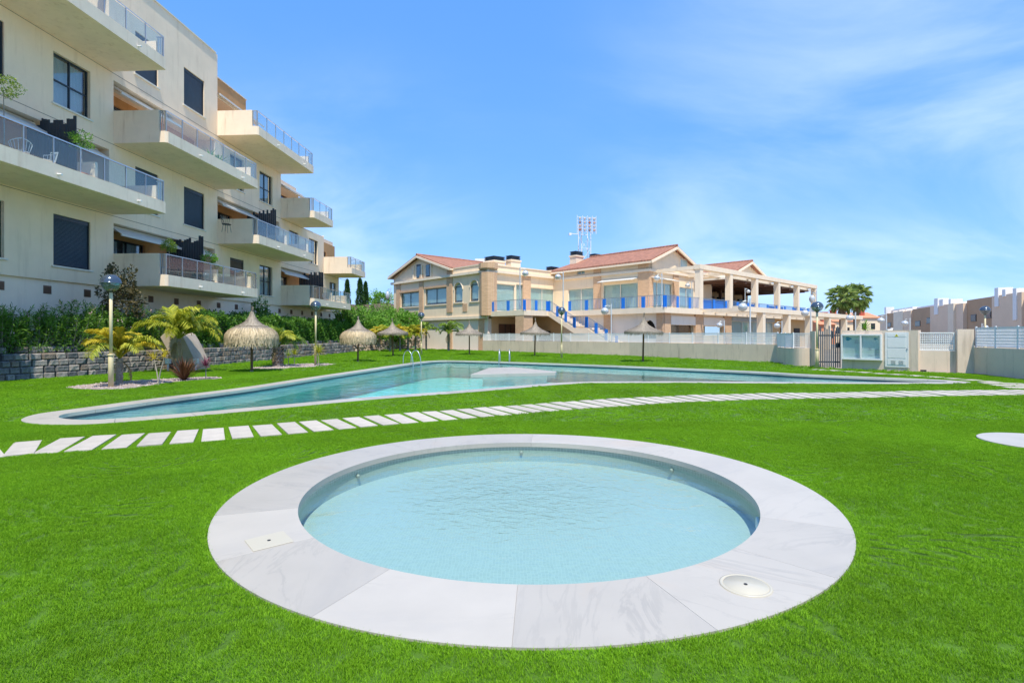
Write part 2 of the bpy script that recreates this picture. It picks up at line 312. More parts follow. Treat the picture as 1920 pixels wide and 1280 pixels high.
# ------------------------------------------------------------------ marble and tiles
def marble():
    m = mat('white_marble', (.445, .405, .35), .42, var=.05, vscale=1.6); t = m.node_tree; b = t.nodes['Principled BSDF']
    ti = N(t, 'ShaderNodeObjectInfo'); tc = N(t, 'ShaderNodeTexCoord'); ad = N(t, 'ShaderNodeVectorMath', operation='MULTIPLY_ADD'); 
    cmb = N(t, 'ShaderNodeCombineXYZ'); t.links.new(ti.outputs['Random'], cmb.inputs[0]); t.links.new(ti.outputs['Random'], cmb.inputs[1])
    t.links.new(cmb.outputs[0], ad.inputs[0]); ad.inputs[1].default_value = (37, 19, 5); t.links.new(tc.outputs['Object'], ad.inputs[2])
    rot = N(t, 'ShaderNodeVectorRotate', rotation_type='Z_AXIS'); mr0 = N(t, 'ShaderNodeMath', operation='MULTIPLY', inp={1: 6.28}); t.links.new(ti.outputs['Random'], mr0.inputs[0]); t.links.new(mr0.outputs[0], rot.inputs['Angle']); t.links.new(ad.outputs[0], rot.inputs['Vector'])
    mp = N(t, 'ShaderNodeMapping'); mp.inputs['Scale'].default_value = (.55, 1.9, 1); t.links.new(rot.outputs[0], mp.inputs[0])
    nz = N(t, 'ShaderNodeTexNoise', inp={'Scale': 1.5, 'Detail': 8, 'Roughness': .62, 'Distortion': .8}); t.links.new(mp.outputs[0], nz.inputs[0])
    # thin grey veins where the noise crosses .5
    ab = N(t, 'ShaderNodeMath', operation='SUBTRACT', inp={1: .5}); t.links.new(nz.outputs[0], ab.inputs[0]); a2 = N(t, 'ShaderNodeMath', operation='ABSOLUTE'); t.links.new(ab.outputs[0], a2.inputs[0])
    v = N(t, 'ShaderNodeMapRange', interpolation_type='SMOOTHSTEP', inp={1: 0, 2: .030, 3: .22, 4: 0}); t.links.new(a2.outputs[0], v.inputs[0])
    nzb = N(t, 'ShaderNodeTexNoise', inp={'Scale': .9, 'Detail': 3, 'Roughness': .5}); t.links.new(mp.outputs[0], nzb.inputs[0])
    msk = N(t, 'ShaderNodeMapRange', inp={1: .42, 2: .62, 3: 0, 4: 1}); t.links.new(nzb.outputs[0], msk.inputs[0]); vm = N(t, 'ShaderNodeMath', operation='MULTIPLY'); t.links.new(v.outputs[0], vm.inputs[0]); t.links.new(msk.outputs[0], vm.inputs[1])
    # ochre stains and broad grey clouds
    nz3 = N(t, 'ShaderNodeTexNoise', inp={'Scale': .8, 'Detail': 6, 'Roughness': .6, 'Distortion': .4}); t.links.new(mp.outputs[0], nz3.inputs[0])
    oc = N(t, 'ShaderNodeMapRange', inp={1: .60, 2: .80, 3: 0, 4: .45}); t.links.new(nz3.outputs[0], oc.inputs[0]); gr = N(t, 'ShaderNodeMapRange', inp={1: .44, 2: .22, 3: 0, 4: .5}); t.links.new(nz3.outputs[0], gr.inputs[0])
    cur = b.inputs['Base Color'].links[0].from_socket
    for fac, c in ((oc, (.50, .33, .20)), (gr, (.34, .32, .30)), (vm, (.17, .165, .16))):
        mm = N(t, 'ShaderNodeMix', data_type='RGBA'); t.links.new(fac.outputs[0], mm.inputs['Factor']); t.links.new(cur, mm.inputs['A']); mm.inputs['B'].default_value = (*c, 1); cur = mm.outputs['Result']
    pv = N(t, 'ShaderNodeMapRange', inp={1: 0, 2: 1, 3: .90, 4: 1.06}); t.links.new(ti.outputs['Random'], pv.inputs[0]); sc = N(t, 'ShaderNodeVectorMath', operation='SCALE'); t.links.new(cur, sc.inputs[0]); t.links.new(pv.outputs[0], sc.inputs['Scale']); cur = sc.outputs[0]
    t.links.new(cur, b.inputs['Base Color']); return m
M['marble'] = marble()
def tiles(name, col, size, grout, gcol, rough=.35, var=.06):
    m = mat(name, col, rough); t = m.node_tree; b = t.nodes['Principled BSDF']; tc = N(t, 'ShaderNodeTexCoord')
    # box mapping by normal: choose the two coordinates along the face
    sp = N(t, 'ShaderNodeSeparateXYZ'); sc = N(t, 'ShaderNodeVectorMath', operation='SCALE', inp={'Scale': 1/size}); wz = N(t, 'ShaderNodeTexNoise', inp={'Scale': 5, 'Detail': 2}); t.links.new(tc.outputs['Object'], wz.inputs[0]); wa = N(t, 'ShaderNodeVectorMath', operation='MULTIPLY_ADD'); t.links.new(wz.outputs['Color'], wa.inputs[0]); wa.inputs[1].default_value = (.05, .05, 0); t.links.new(tc.outputs['UV'], wa.inputs[2]); t.links.new(wa.outputs[0], sc.inputs[0]); t.links.new(sc.outputs[0], sp.inputs[0])  # noise warps the tile grid to imitate refraction through rippled water
    ms = []
    for k in range(2):
        fr = N(t, 'ShaderNodeMath', operation='FRACT'); t.links.new(sp.outputs[k], fr.inputs[0]); lt = N(t, 'ShaderNodeMath', operation='LESS_THAN', inp={1: grout}); t.links.new(fr.outputs[0], lt.inputs[0]); ms.append(lt)
    mxx = N(t, 'ShaderNodeMath', operation='MAXIMUM'); t.links.new(ms[0].outputs[0], mxx.inputs[0]); t.links.new(ms[1].outputs[0], mxx.inputs[1])
    fl = N(t, 'ShaderNodeVectorMath', operation='FLOOR'); t.links.new(sc.outputs[0], fl.inputs[0]); wn = N(t, 'ShaderNodeTexWhiteNoise', noise_dimensions='2D'); t.links.new(fl.outputs[0], wn.inputs['Vector'])
    mr = N(t, 'ShaderNodeMapRange', inp={1: 0, 2: 1, 3: 1-var, 4: 1+var}); t.links.new(wn.outputs[0], mr.inputs[0]); ss = N(t, 'ShaderNodeVectorMath', operation='SCALE'); ss.inputs[0].default_value = col; t.links.new(mr.outputs[0], ss.inputs['Scale'])
    mm = N(t, 'ShaderNodeMix', data_type='RGBA'); t.links.new(mxx.outputs[0], mm.inputs['Factor']); t.links.new(ss.outputs[0], mm.inputs['A']); mm.inputs['B'].default_value = (*gcol, 1); t.links.new(mm.outputs['Result'], b.inputs['Base Color']); return m
M['tile_big'] = tiles('turquoise_mosaic', (.20, .76, .70), .05, .10, (.27, .76, .70))
M['tile_ledge'] = tiles('pale_blue_mosaic', (.50, .67, .61), .05, .10, (.54, .69, .63))
M['tile_kid'] = tiles('pale_aqua_mosaic', (.355, .42, .355), .026, .12, (.42, .485, .42))
M['tile_line'] = tiles('sand_mosaic_waterline', (.40, .40, .33), .045, .13, (.55, .54, .48))
def water(name, tint, bumps, rough=.0):
    def ex(t, gl, fr):
        tc = N(t, 'ShaderNodeTexCoord'); cur = None
        for sc, st, dist, stretch in bumps:
            mp = N(t, 'ShaderNodeMapping'); mp.inputs['Scale'].default_value = stretch; t.links.new(tc.outputs['Object'], mp.inputs[0])
            nz = N(t, 'ShaderNodeTexNoise', inp={'Scale': sc, 'Detail': 3, 'Roughness': .55, 'Distortion': .6}); t.links.new(mp.outputs[0], nz.inputs[0])
            h = N(t, 'ShaderNodeMath', operation='MULTIPLY', inp={1: dist}); t.links.new(nz.outputs[0], h.inputs[0])
            if st:  # calmer away from a point
                c, r0, r1, lo = st; ds = N(t, 'ShaderNodeVectorMath', operation='DISTANCE'); t.links.new(tc.outputs['Object'], ds.inputs[0]); ds.inputs[1].default_value = c
                mr = N(t, 'ShaderNodeMapRange', interpolation_type='SMOOTHSTEP', inp={1: r0, 2: r1, 3: 1, 4: lo}); t.links.new(ds.outputs['Value'], mr.inputs[0]); h2 = N(t, 'ShaderNodeMath', operation='MULTIPLY'); t.links.new(h.outputs[0], h2.inputs[0]); t.links.new(mr.outputs[0], h2.inputs[1]); h = h2
            if cur is None: cur = h
            else:
                a = N(t, 'ShaderNodeMath', operation='ADD'); t.links.new(cur.outputs[0], a.inputs[0]); t.links.new(h.outputs[0], a.inputs[1]); cur = a
        bp = N(t, 'ShaderNodeBump', inp={'Strength': 1, 'Distance': 1}); t.links.new(cur.outputs[0], bp.inputs['Height'])
        t.links.new(bp.outputs[0], gl.inputs['Normal']); t.links.new(bp.outputs[0], fr.inputs['Normal'])
    return glassmat(name, tint, 1.27, rough, extra=ex)
M['water_big'] = water('pool_water', (.80, .95, .97), [(1.6, None, .028, (1, 1, 1)), (7, None, .004, (1, 1.4, 1))])
M['water_kid'] = water('wading_pool_water', (.82, .95, .97), [(2.6, None, .020, (1, 1, 1)), (8, ((.0, 5.2, 0), .1, 1.7, .12), .034, (1, 1.3, 1)), (20, ((.1, 4.9, 0), .1, 1.5, .06), .011, (1, 1.2, 1))])
def set_uv(me, fn):
    uv = me.uv_layers.new(name='UVMap'); co = [v.co for v in me.vertices]
    for p in me.polygons:
        for li in p.loop_indices: uv.data[li].uv = fn(p, co[me.loops[li].vertex_index])
def basin(name, loop, ztop, zline, zfloor, mline, mwall, mfloor, parent):
    """walls and floor of a pool; uv in metres"""
    n = len(loop); L = np.concatenate([[0], np.cumsum(np.linalg.norm(np.roll(loop, -1, 0)-loop, axis=1))]); vs = []; fs = []; mi = []
    for z in (ztop, zline, zfloor): vs += [(p[0], p[1], z) for p in loop]
    for lv in range(2):
        for i in range(n): j = (i+1) % n; fs.append((lv*n+i, lv*n+j, (lv+1)*n+j, (lv+1)*n+i)); mi.append(0 if lv == 0 else 1)
    fs.append(tuple(range(2*n, 3*n))); mi.append(2)
    me = bpy.data.meshes.new(name); me.from_pydata(vs, [], fs)
    for m in (mline, mwall, mfloor): me.materials.append(m)
    me.polygons.foreach_set('material_index', mi); uv = me.uv_layers.new(name='UVMap')
    for k, p in enumerate(me.polygons):
        for li in p.loop_indices:
            vi = me.loops[li].vertex_index; c = me.vertices[vi].co
            if k < 2*n: i = k % n; s = L[i] if vi % n == i else L[i+1]; uv.data[li].uv = (s, c.z)
            else: uv.data[li].uv = (c.x, c.y)
    me.update(); return inst(name, me, parent)
def arc_at(C, L, s):
    s = s % L[-1]; D = np.vstack([C, C[:1]]); return np.array([np.interp(s, L, D[:, 0]), np.interp(s, L, D[:, 1])])
def arclen(C): return np.concatenate([[0], np.cumsum(np.linalg.norm(np.roll(C, -1, 0)-C, axis=1))])
def coping(outer, inner, cuts_inner, parent, z0, z1, m, gap=.004, name='coping_slab', over=.03):
    Lo, Li = arclen(outer), arclen(inner); nO = len(outer)
    def near_s(p):
        d = np.linalg.norm(outer-p, axis=1); i = int(d.argmin()); return Lo[i]
    cuts = sorted(cuts_inner); so_ = [near_s(arc_at(inner, Li, c)) for c in cuts]
    for k in range(len(cuts)):
        a, b = cuts[k], cuts[(k+1) % len(cuts)]; 
        if b <= a: b += Li[-1]
        oa, ob = so_[k], so_[(k+1) % len(cuts)]
        if ob <= oa: ob += Lo[-1]
        if ob-oa > Lo[-1]*.6: continue
        a += gap; b -= gap; oa += gap; ob -= gap
        I = [arc_at(inner, Li, s) for s in np.linspace(a, b, max(3, int((b-a)/.09)))]; O = [arc_at(outer, Lo, s) for s in np.linspace(oa, ob, max(3, int((ob-oa)/.09)))]
        mb = MB(); poly = [(p[0], p[1], z0) for p in O]+[(p[0], p[1], z0) for p in I[::-1]]
        mb.extr(poly, (0, 0, z1-z0)); mb.build(name, m, parent)
# ------------------------------------------------------------------ big swimming pool
def ccw(C): return C if np.sum(C[:, 0]*np.roll(C[:, 1], -1)-np.roll(C[:, 0], -1)*C[:, 1]) > 0 else C[::-1].copy()
POOL_O = ccw(POOL_O); POOL_I = ccw(POOL_I)
sp_ = empty('swimming_pool', (0, 0, 0), 0, 'large boomerang shaped blue swimming pool with a white stone rim across the lawn', 'swimming pool')
Li = arclen(POOL_I); ncut = int(Li[-1]/1.15)
coping(POOL_O, POOL_I, list(np.linspace(0, Li[-1], ncut, endpoint=False)), sp_, -.05, .018, M['marble'])
basin('basin', offset_in(POOL_I, -.03, .12) if False else resample(POOL_I, .12), -.05, -.30, -.62, M['tile_line'], M['tile_ledge'], M['tile_ledge'], None) if False else None
# basin: walls, a shallow ledge round the near side and the beach end, and the deep part
loop = resample(POOL_I, .15); c0 = loop.mean(0)
wl = loop.copy()
# push the wall 3 cm outward under the coping
T = np.roll(wl, -1, 0)-np.roll(wl, 1, 0); T /= np.linalg.norm(T, axis=1)[:, None]; wl = wl+np.stack([T[:, 1], -T[:, 0]], 1)*.03
deep_px = [(332, 765), (338, 758), (400, 748), (560, 722), (700, 700), (800, 685.5), (850, 683), (960, 685), (1140, 691), (1400, 700.5), (1560, 707), (1610, 710), (1560, 712), (1400, 712.5), (1140, 710.5), (1010, 714), (880, 725), (700, 738), (520, 756), (420, 766), (360, 770)]
DEEP = ccw(resample(catmull([G(x, y, -.22) for x, y in deep_px], 8), .15))
M['tile_shadow_line'] = tiles('waterline_mosaic_and_shadow', (.05, .08, .10), .05, .1, (.08, .10, .12))  # dark tile band that also paints in the shadow line under the coping
bs = basin('basin_wall', wl, -.05, -.115, -.36, M['tile_shadow_line'], M['tile_ledge'], M['tile_ledge'], sp_)
bm = bmesh.new(); bm.from_mesh(bs.data); bm.faces.ensure_lookup_table(); bm.faces.remove(max(bm.faces, key=lambda f: len(f.verts))); bm.to_mesh(bs.data); bm.free()
lg = sheet('shallow_ledge', [tuple(p) for p in wl], [[tuple(p) for p in DEEP]], -.36, M['tile_ledge'], sp_)
set_uv(lg.data, lambda p, c: (c.x, c.y))
basin('deep_basin', DEEP, -.36, -.37, -.98, M['tile_big'], M['tile_big'], M['tile_big'], sp_)
sheet('water', [tuple(p) for p in wl], [], -.10, M['water_big'], sp_)
# white triangular island
isl = empty('pool_island', (0, 0, 0), 0, 'white triangular island slab in the middle of the big pool', 'platform')
ip = [G(887, 702.2), G(919, 690.5), G(962, 689), G(1040, 697), G(1038, 698.6)]
mb = MB(); cc = sum(ip, Vector())/5; mb.extr([(cc.x+(p.x-cc.x)*.8, cc.y+(p.y-cc.y)*.8, -.5) for p in ip], (0, 0, .39)); bevel(mb.build('platform', M['white'], isl), .02)
mb = MB(); cc = sum(ip, Vector())/5; mb.extr([(cc.x+(p.x-cc.x)*1.05, cc.y+(p.y-cc.y)*1.05, -.11) for p in ip], (0, 0, .13)); bevel(mb.build('top_slab', M['marble'], isl), .01)
def ladder(p, yaw, label):
    e = empty('pool_ladder', p, yaw, label, 'ladder', 'ladders at the pool edge')
    for s in (-.28, .28):
        mb = MB(); pts = [(s, .42, .0), (s, .40, .38), (s, .30, .60), (s, .14, .70), (s, -.06, .66), (s, -.22, .42), (s, -.30, .05), (s, -.32, -.5)]
        q = catmull([(a[1], a[2]) for a in pts], 5, False); mb.tube([(s, y, z) for y, z in q], .022, 8); mb.build('handrail', M['steel'], e, True)
    for z in (-.2, -.42): mb = MB(); mb.box(-.27, .27, -.34, -.28, z-.015, z+.015); mb.build('step', M['steel'], e)
ladder(G(774, 682.5), R(-118), 'chrome pool ladder at the left rear bend of the big pool')
ladder(G(946, 678.8), R(180), 'chrome pool ladder on the far rim behind the white island')
bpy.data.objects['pool_ladder'].rotation_euler.z = R(55)
bpy.data.objects['pool_ladder.001'].rotation_euler.z = R(-4)
# ------------------------------------------------------------------ wading pool
kp = empty('wading_pool', (0, 0, 0), 0, 'round pale blue wading pool with a wide white marble rim in the foreground', 'wading pool')
outk = circ(KC, KR, 720); ink = circ(KC, KI, 540)
jpx = [(963, 1216, 968, 1104), (588, 1159, 723, 1074), (420, 1057, 545, 1018), (414, 968, 555, 956), (733, 834, 775, 846), (997, 815, 997, 832), (1269, 838.6, 1215, 852), (1605, 996.5, 1432, 973), (1571, 1085, 1423, 1048), (1326, 1173, 1228, 1095.6)]
cuts = []
for a in jpx:
    g = G(a[0], a[1]); h = G(a[2], a[3]); an = math.atan2((g.y+h.y)/2-KC[1], (g.x+h.x)/2-KC[0]) % (2*math.pi); cuts.append(an*KI)
coping(outk, ink, cuts, kp, -.045, .014, M['marble'], gap=.001)
gr_ = MB(); gr_.lathe([(KR-.02, .007), (KI+.01, .007)], 180, (KC[0], KC[1], 0)); gr_.build('grout', mat('grey_grout', (.33, .30, .27), .9), kp)
basin('basin', circ(KC, KI+.025, 240), -.045, -.105, -.25, M['tile_line'], M['tile_kid'], M['tile_kid'], kp)
sheet('water', [tuple(p) for p in circ(KC, KI+.024, 240)], [], -.082, M['water_kid'], kp)
M['ivory'] = mat('ivory_plastic', (.50, .455, .36), .35); M['black'] = mat('black_rubber', (.02, .02, .022), .6)
c = [G(458, 1017), G(531, 999), G(551, 1019), G(475, 1038)]
sk = MB(); sk.extr([(p.x, p.y, .0142) for p in c], (0, 0, .006)); so_ = bevel(sk.build('skimmer_lid', M['ivory'], kp), .004)
cc = sum(c, Vector())/4; mb = MB(); mb.lathe([(0, 0), (.012, 0), (.012, .003), (0, .003)], 12, (cc.x, cc.y, .0205)); mb.build('lid_hole', M['black'], so_)
d = G(1398, 1101.5); mb = MB(); mb.lathe([(.146, .026), (.146, .031), (.138, .033), (.131, .0325), (.129, .0285), (.126, .0285), (.124, .0325), (0, .0335)], 48, (d.x, d.y, -.012)); so_ = mb.build('drain_cover', M['ivory'], kp, True)
mb = MB(); mb.lathe([(0, 0), (.011, 0), (.011, .003), (0, .003)], 12, (d.x, d.y, .0215)); mb.build('cover_hole', M['black'], so_)
for px, py in ((978, 851), (1243, 882), (683, 891)):
    q = G(px, py, -.11); v = Vector((q.x-KC[0], q.y-KC[1])).normalized(); p = Vector((KC[0]+v.x*(KI+.02), KC[1]+v.y*(KI+.02), -.125)); mb = MB(); mb.tube([p, p-Vector((v.x, v.y, 0))*.025], [.024, .018], 14); mb.build('water_inlet', M['tile_line'], kp, True)
for px, py in ((1417, 972),):
    q = G(px, py, -.11); v = Vector((q.x-KC[0], q.y-KC[1])).normalized(); p = Vector((KC[0]+v.x*(KI+.02), KC[1]+v.y*(KI+.02), -.165)); mb = MB(); mb.tube([p, p-Vector((v.x, v.y, 0))*.03, p-Vector((v.x, v.y, 0))*.031], [.07, .07, .05], 20); mb.build('underwater_light', M['white'], kp, True)
# shower base on the right
sb = empty('shower_base', (SHC[0], SHC[1], 0), 0, 'round pale stone shower base set in the grass at the right edge', 'stone base')
mb = MB(); mb.lathe([(SHR, -.04), (SHR, .022), (SHR-.01, .028), (.09, .018), (.09, -.01), (0, -.01)], 64); mb.build('slab', M['marble'], sb)
mb = MB(); mb.lathe([(.085, -.009), (.085, .014), (0, .015)], 24); mb.build('drain_grate', M['steel'], sb)
# ------------------------------------------------------------------ stepping stones
def path(px, pitch, ln, wd, group, lab):
    C = resample(catmull([G(*p) for p in px], 10, False), pitch, False); objs = []
    base = []
    for k in range(4):
        mb = MB(); r = random.Random(k); j = lambda: r.uniform(-.006, .006)
        mb.extr([(-wd/2+j(), -ln/2+j(), -.03), (wd/2+j(), -ln/2+j(), -.03), (wd/2+j(), ln/2+j(), -.03), (-wd/2+j(), ln/2+j(), -.03)], (0, 0, .054)); base.append(mb.mesh('stepping_stone', M['paver']))
    for i, p in enumerate(C):
        t = C[min(i+1, len(C)-1)]-C[max(i-1, 0)]; a = math.atan2(t[1], t[0]); o = inst('stepping_stone', base[i % 4], None, (p[0], p[1], random.uniform(-.008, .002)), (random.uniform(-.012, .012), random.uniform(-.006, .006), a+random.uniform(-.03, .03)))
        tag(o, lab, 'paving stone', group); objs.append(o)
    return C
M['paver'] = mat('pale_paving_stone', (.47, .42, .36), .8, var=.13, vscale=4, bump=.5, bscale=60, objvar=.09, stain=.3, stain_col=(.30, .25, .19))
P1 = path([(-190, 871), (30, 842.5), (212, 829.5), (395, 816), (560, 802.5), (700, 790), (870, 776.5), (1040, 763), (1150, 755.5), (1250, 749.8), (1400, 744.5), (1600, 741.3), (1760, 738), (1920, 736.2), (2060, 735)], .366, 1.10, .285, 'pale stepping stones crossing the lawn', 'pale rectangular stepping stone in the curved row between the two pools')
P2 = path([(1534, 693.5), (1600, 697.5), (1700, 704), (1780, 709.5), (1856, 716)], .62, .5, .40, 'small stepping stones from the gate', 'small pale stepping stone in the grass between the gate and the pool rim')
P3 = path([(1880, 719.5), (1930, 728)], .62, 1.1, .45, 'wide stepping stones by the right wall', 'wide pale stepping stone near the right boundary wall')
w3 = [o for o in bpy.data.objects if o.get('group') == 'wide stepping stones by the right wall']
for o, l in zip(w3, ('farthest wide stepping stone before the right boundary wall, next to the small stones', 'wide stepping stone in the middle of the three before the right boundary wall', 'nearest wide stepping stone before the right wall, cut by the right edge')): o['label'] = l
STONES = [(P1, .285, 1.10), (P2, .40, .5), (P3, .45, 1.1)]
# gravel beds
M['gravel'] = mat('pinkish_gravel_bed', (.34, .27, .25), .95, var=.3, vscale=30, bump=1, bscale=80)
beds = [[(125, 726), (210, 716.5), (300, 711), (395, 706.5), (412, 710), (330, 716), (240, 729), (160, 730)], [(470, 690), (540, 683.5), (600, 681.5), (630, 684), (560, 689.5), (510, 692)]]
BEDS = [resample(catmull([G(*p) for p in b], 6), .3) for b in beds]
for b in BEDS: 
    o = sheet('gravel_bed', [tuple(p) for p in b], [], .012, M['gravel']); o['kind'] = 'structure'
mb = MB(); rs = random.Random(5)
for b in BEDS:
    lo, hi = b.min(0), b.max(0); n = int((hi-lo).prod()*90); P = np.array([[rs.uniform(lo[0], hi[0]), rs.uniform(lo[1], hi[1])] for _ in range(n)]); P = P[inside(P, b)]
    for p in P:
        s = rs.uniform(.015, .045); z = .01
        mb.add([(p[0]+s*rs.uniform(.6, 1), p[1], z), (p[0], p[1]+s*rs.uniform(.6, 1), z), (p[0]-s*rs.uniform(.6, 1), p[1], z), (p[0], p[1]-s*rs.uniform(.6, 1), z), (p[0], p[1], z+s*rs.uniform(.6, 1))], [(0, 1, 4), (1, 2, 4), (2, 3, 4), (3, 0, 4)])
o = mb.build('gravel', mat('pebbles', (.40, .33, .31), .9, island=.4)); tag(o, 'pinkish grey gravel in the planting beds on the left lawn', 'gravel', kind='stuff')

# ------------------------------------------------------------------ artificial grass
def turf():
    m = bpy.data.materials.new('turf_blades'); m.use_nodes = True; t = m.node_tree; b = t.nodes['Principled BSDF']; b.inputs['Roughness'].default_value = .7; b.inputs['Specular IOR Level'].default_value = .1
    ge = N(t, 'ShaderNodeNewGeometry'); cr = N(t, 'ShaderNodeValToRGB'); t.links.new(ge.outputs['Random Per Island'], cr.inputs[0])
    e = cr.color_ramp.elements; e[0].color = (.12, .27, .006, 1); e[1].color = (.29, .54, .035, 1); x = cr.color_ramp.elements.new(.5); x.color = (.195, .40, .014, 1)
    gp = N(t, 'ShaderNodeTexNoise', inp={'Scale': .55, 'Detail': 4, 'Roughness': .6}); t.links.new(ge.outputs['Position'], gp.inputs[0]); mr = N(t, 'ShaderNodeMapRange', inp={1: .3, 2: .7, 3: .84, 4: 1.16}); t.links.new(gp.outputs[0], mr.inputs[0])
    sc = N(t, 'ShaderNodeVectorMath', operation='SCALE'); t.links.new(cr.outputs[0], sc.inputs[0]); t.links.new(mr.outputs[0], sc.inputs['Scale']); t.links.new(sc.outputs[0], b.inputs['Base Color'])
    tr = N(t, 'ShaderNodeBsdfTranslucent'); t.links.new(sc.outputs[0], tr.inputs[0]); ms = N(t, 'ShaderNodeMixShader', inp={0: .35}); t.links.new(b.outputs[0], ms.inputs[1]); t.links.new(tr.outputs[0], ms.inputs[2]); t.links.new(ms.outputs[0], t.nodes['Material Output'].inputs[0]); return m
M['turf'] = turf()
lawn_np = np.array(LAWN); holes = [POOL_O, circ(KC, KR, 96), circ(SHC, SHR, 48)]+BEDS
def in_rects(P, grow):
    bad = np.zeros(len(P), bool)
    for C, wd, ln in STONES:
        T = np.gradient(C, axis=0); T /= np.linalg.norm(T, axis=1)[:, None]
        for c, t in zip(C, T):
            d = P-c; u = d@t; v = d@np.array([-t[1], t[0]]); bad |= (np.abs(u) < wd/2+grow) & (np.abs(v) < ln/2+grow)
    return bad
def lownoise(P, s, seed):
    r = np.random.default_rng(seed); v = np.zeros(len(P))
    for k in range(14):
        a = r.uniform(0, 6.28); f = s*r.uniform(.5, 2.2); v += np.sin((P[:, 0]*math.cos(a)+P[:, 1]*math.sin(a))*f+r.uniform(0, 6.28))
    return v/3.2
def grass(y0, y1, cell, blades, bw, bh, name, sz, seed, given=None):
    pts = []
    ys = np.arange(y0, y1, cell); 
    for y in ys:
        hw = (y+cell)*1.06+3.2; xs = np.arange(-hw, hw, cell); pts.append(np.stack([xs, np.full(len(xs), y)], 1))
    P = np.vstack(pts); r = np.random.default_rng(seed); P = P+r.uniform(-.5, .5, P.shape)*cell
    ok = inside(P, lawn_np); P = P[ok]
    for h in holes: 
        lo, hi = h.min(0)-1, h.max(0)+1; cand = np.all((P > lo) & (P < hi), axis=1); bad = np.zeros(len(P), bool); idx = np.where(cand)[0]
        if len(idx): bad[idx] = inside(P[idx], h) | (dist_to(P[idx], h) < sz*.52 if h is not BEDS[0] and h is not BEDS[1] else False)
        P = P[~bad]
    P = P[~in_rects(P, sz*.50)]
    if given is not None: P = given; r = np.random.default_rng(seed)
    # clumps: variants of blades, one island per blade
    vs = []; fs = []; kd = []; NV = 4
    for v in range(NV):
        for b in range(blades):
            rad = sz*.5*math.sqrt(random.random())*1.15; a = random.uniform(0, 6.283); x, y = rad*math.cos(a), rad*math.sin(a); an = random.uniform(0, 6.283)
            h = bh*random.uniform(.6, 1.15); w_ = bw*random.uniform(.7, 1.3)/2; le = random.uniform(.25, 1.0)*h; dx, dy = math.cos(an), math.sin(an); la = an+random.uniform(-1.4, 1.4)+1.57; lx, ly = math.cos(la)*le, math.sin(la)*le; o = len(vs)
            vs += [(x-dx*w_, y-dy*w_, 0), (x+dx*w_, y+dy*w_, 0), (x+lx*.35+dx*w_*.8, y+ly*.35+dy*w_*.8, h*.62), (x+lx*.35-dx*w_*.8, y+ly*.35-dy*w_*.8, h*.62), (x+lx, y+ly, h)]
            fs += [(o, o+1, o+2, o+3), (o+3, o+2, o+4)]; kd += [v+1]*5
    n0 = len(vs); kd = np.array(kd+[0]*len(P)); allv = np.vstack([np.array(vs), np.column_stack([P, np.zeros(len(P))])])
    me = bpy.data.meshes.new(name); me.from_pydata(allv.tolist(), [], fs); me.materials.append(M['turf'])
    a = me.attributes.new('grp', 'INT', 'POINT'); a.data.foreach_set('value', kd.astype(np.int32))
    pk = np.zeros(len(kd), np.int32); pk[n0:] = r.integers(1, NV+1, len(P)); a = me.attributes.new('pick', 'INT', 'POINT'); a.data.foreach_set('value', pk)
    rot = np.zeros((len(kd), 3)); t1 = lownoise(P, 2.6, 1); t2 = lownoise(P, 2.6, 2); rot[n0:, 0] = t1*.20; rot[n0:, 1] = t2*.20; rot[n0:, 2] = 0
    a = me.attributes.new('rotv', 'FLOAT_VECTOR', 'POINT'); a.data.foreach_set('vector', rot.ravel().astype(np.float32))
    yaw = np.zeros((len(kd), 3)); yaw[n0:, 2] = r.uniform(0, 6.28, len(P)); a = me.attributes.new('yaw', 'FLOAT_VECTOR', 'POINT'); a.data.foreach_set('vector', yaw.ravel().astype(np.float32))
    me.update(); o = inst(name, me)
    ng = bpy.data.node_groups.new(name+'_nodes', 'GeometryNodeTree'); ng.interface.new_socket('Geometry', in_out='INPUT', socket_type='NodeSocketGeometry'); ng.interface.new_socket('Geometry', in_out='OUTPUT', socket_type='NodeSocketGeometry')
    gi = ng.nodes.new('NodeGroupInput'); go = ng.nodes.new('NodeGroupOutput'); jn = ng.nodes.new('GeometryNodeJoinGeometry')
    def attr(nm, ty):
        n = ng.nodes.new('GeometryNodeInputNamedAttribute'); n.data_type = ty; n.inputs['Name'].default_value = nm; return n.outputs['Attribute']
    def eq(sock, val):
        n = ng.nodes.new('FunctionNodeCompare'); n.data_type = 'INT'; n.operation = 'EQUAL'; ng.links.new(sock, n.inputs[2]); n.inputs[3].default_value = val; return n.outputs[0]
    g_ = attr('grp', 'INT'); p_ = attr('pick', 'INT'); rv = attr('rotv', 'FLOAT_VECTOR'); yv = attr('yaw', 'FLOAT_VECTOR')
    s0 = ng.nodes.new('GeometryNodeSeparateGeometry'); ng.links.new(gi.outputs[0], s0.inputs[0]); ng.links.new(eq(g_, 0), s0.inputs['Selection'])
    for v in range(NV):
        s1 = ng.nodes.new('GeometryNodeSeparateGeometry'); ng.links.new(gi.outputs[0], s1.inputs[0]); ng.links.new(eq(g_, v+1), s1.inputs['Selection'])
        ip_ = ng.nodes.new('GeometryNodeInstanceOnPoints'); ng.links.new(s0.outputs[0], ip_.inputs['Points']); ng.links.new(eq(p_, v+1), ip_.inputs['Selection']); ng.links.new(s1.outputs[0], ip_.inputs['Instance'])
        er = ng.nodes.new('FunctionNodeEulerToRotation'); ng.links.new(rv, er.inputs[0]); ng.links.new(er.outputs[0], ip_.inputs['Rotation'])
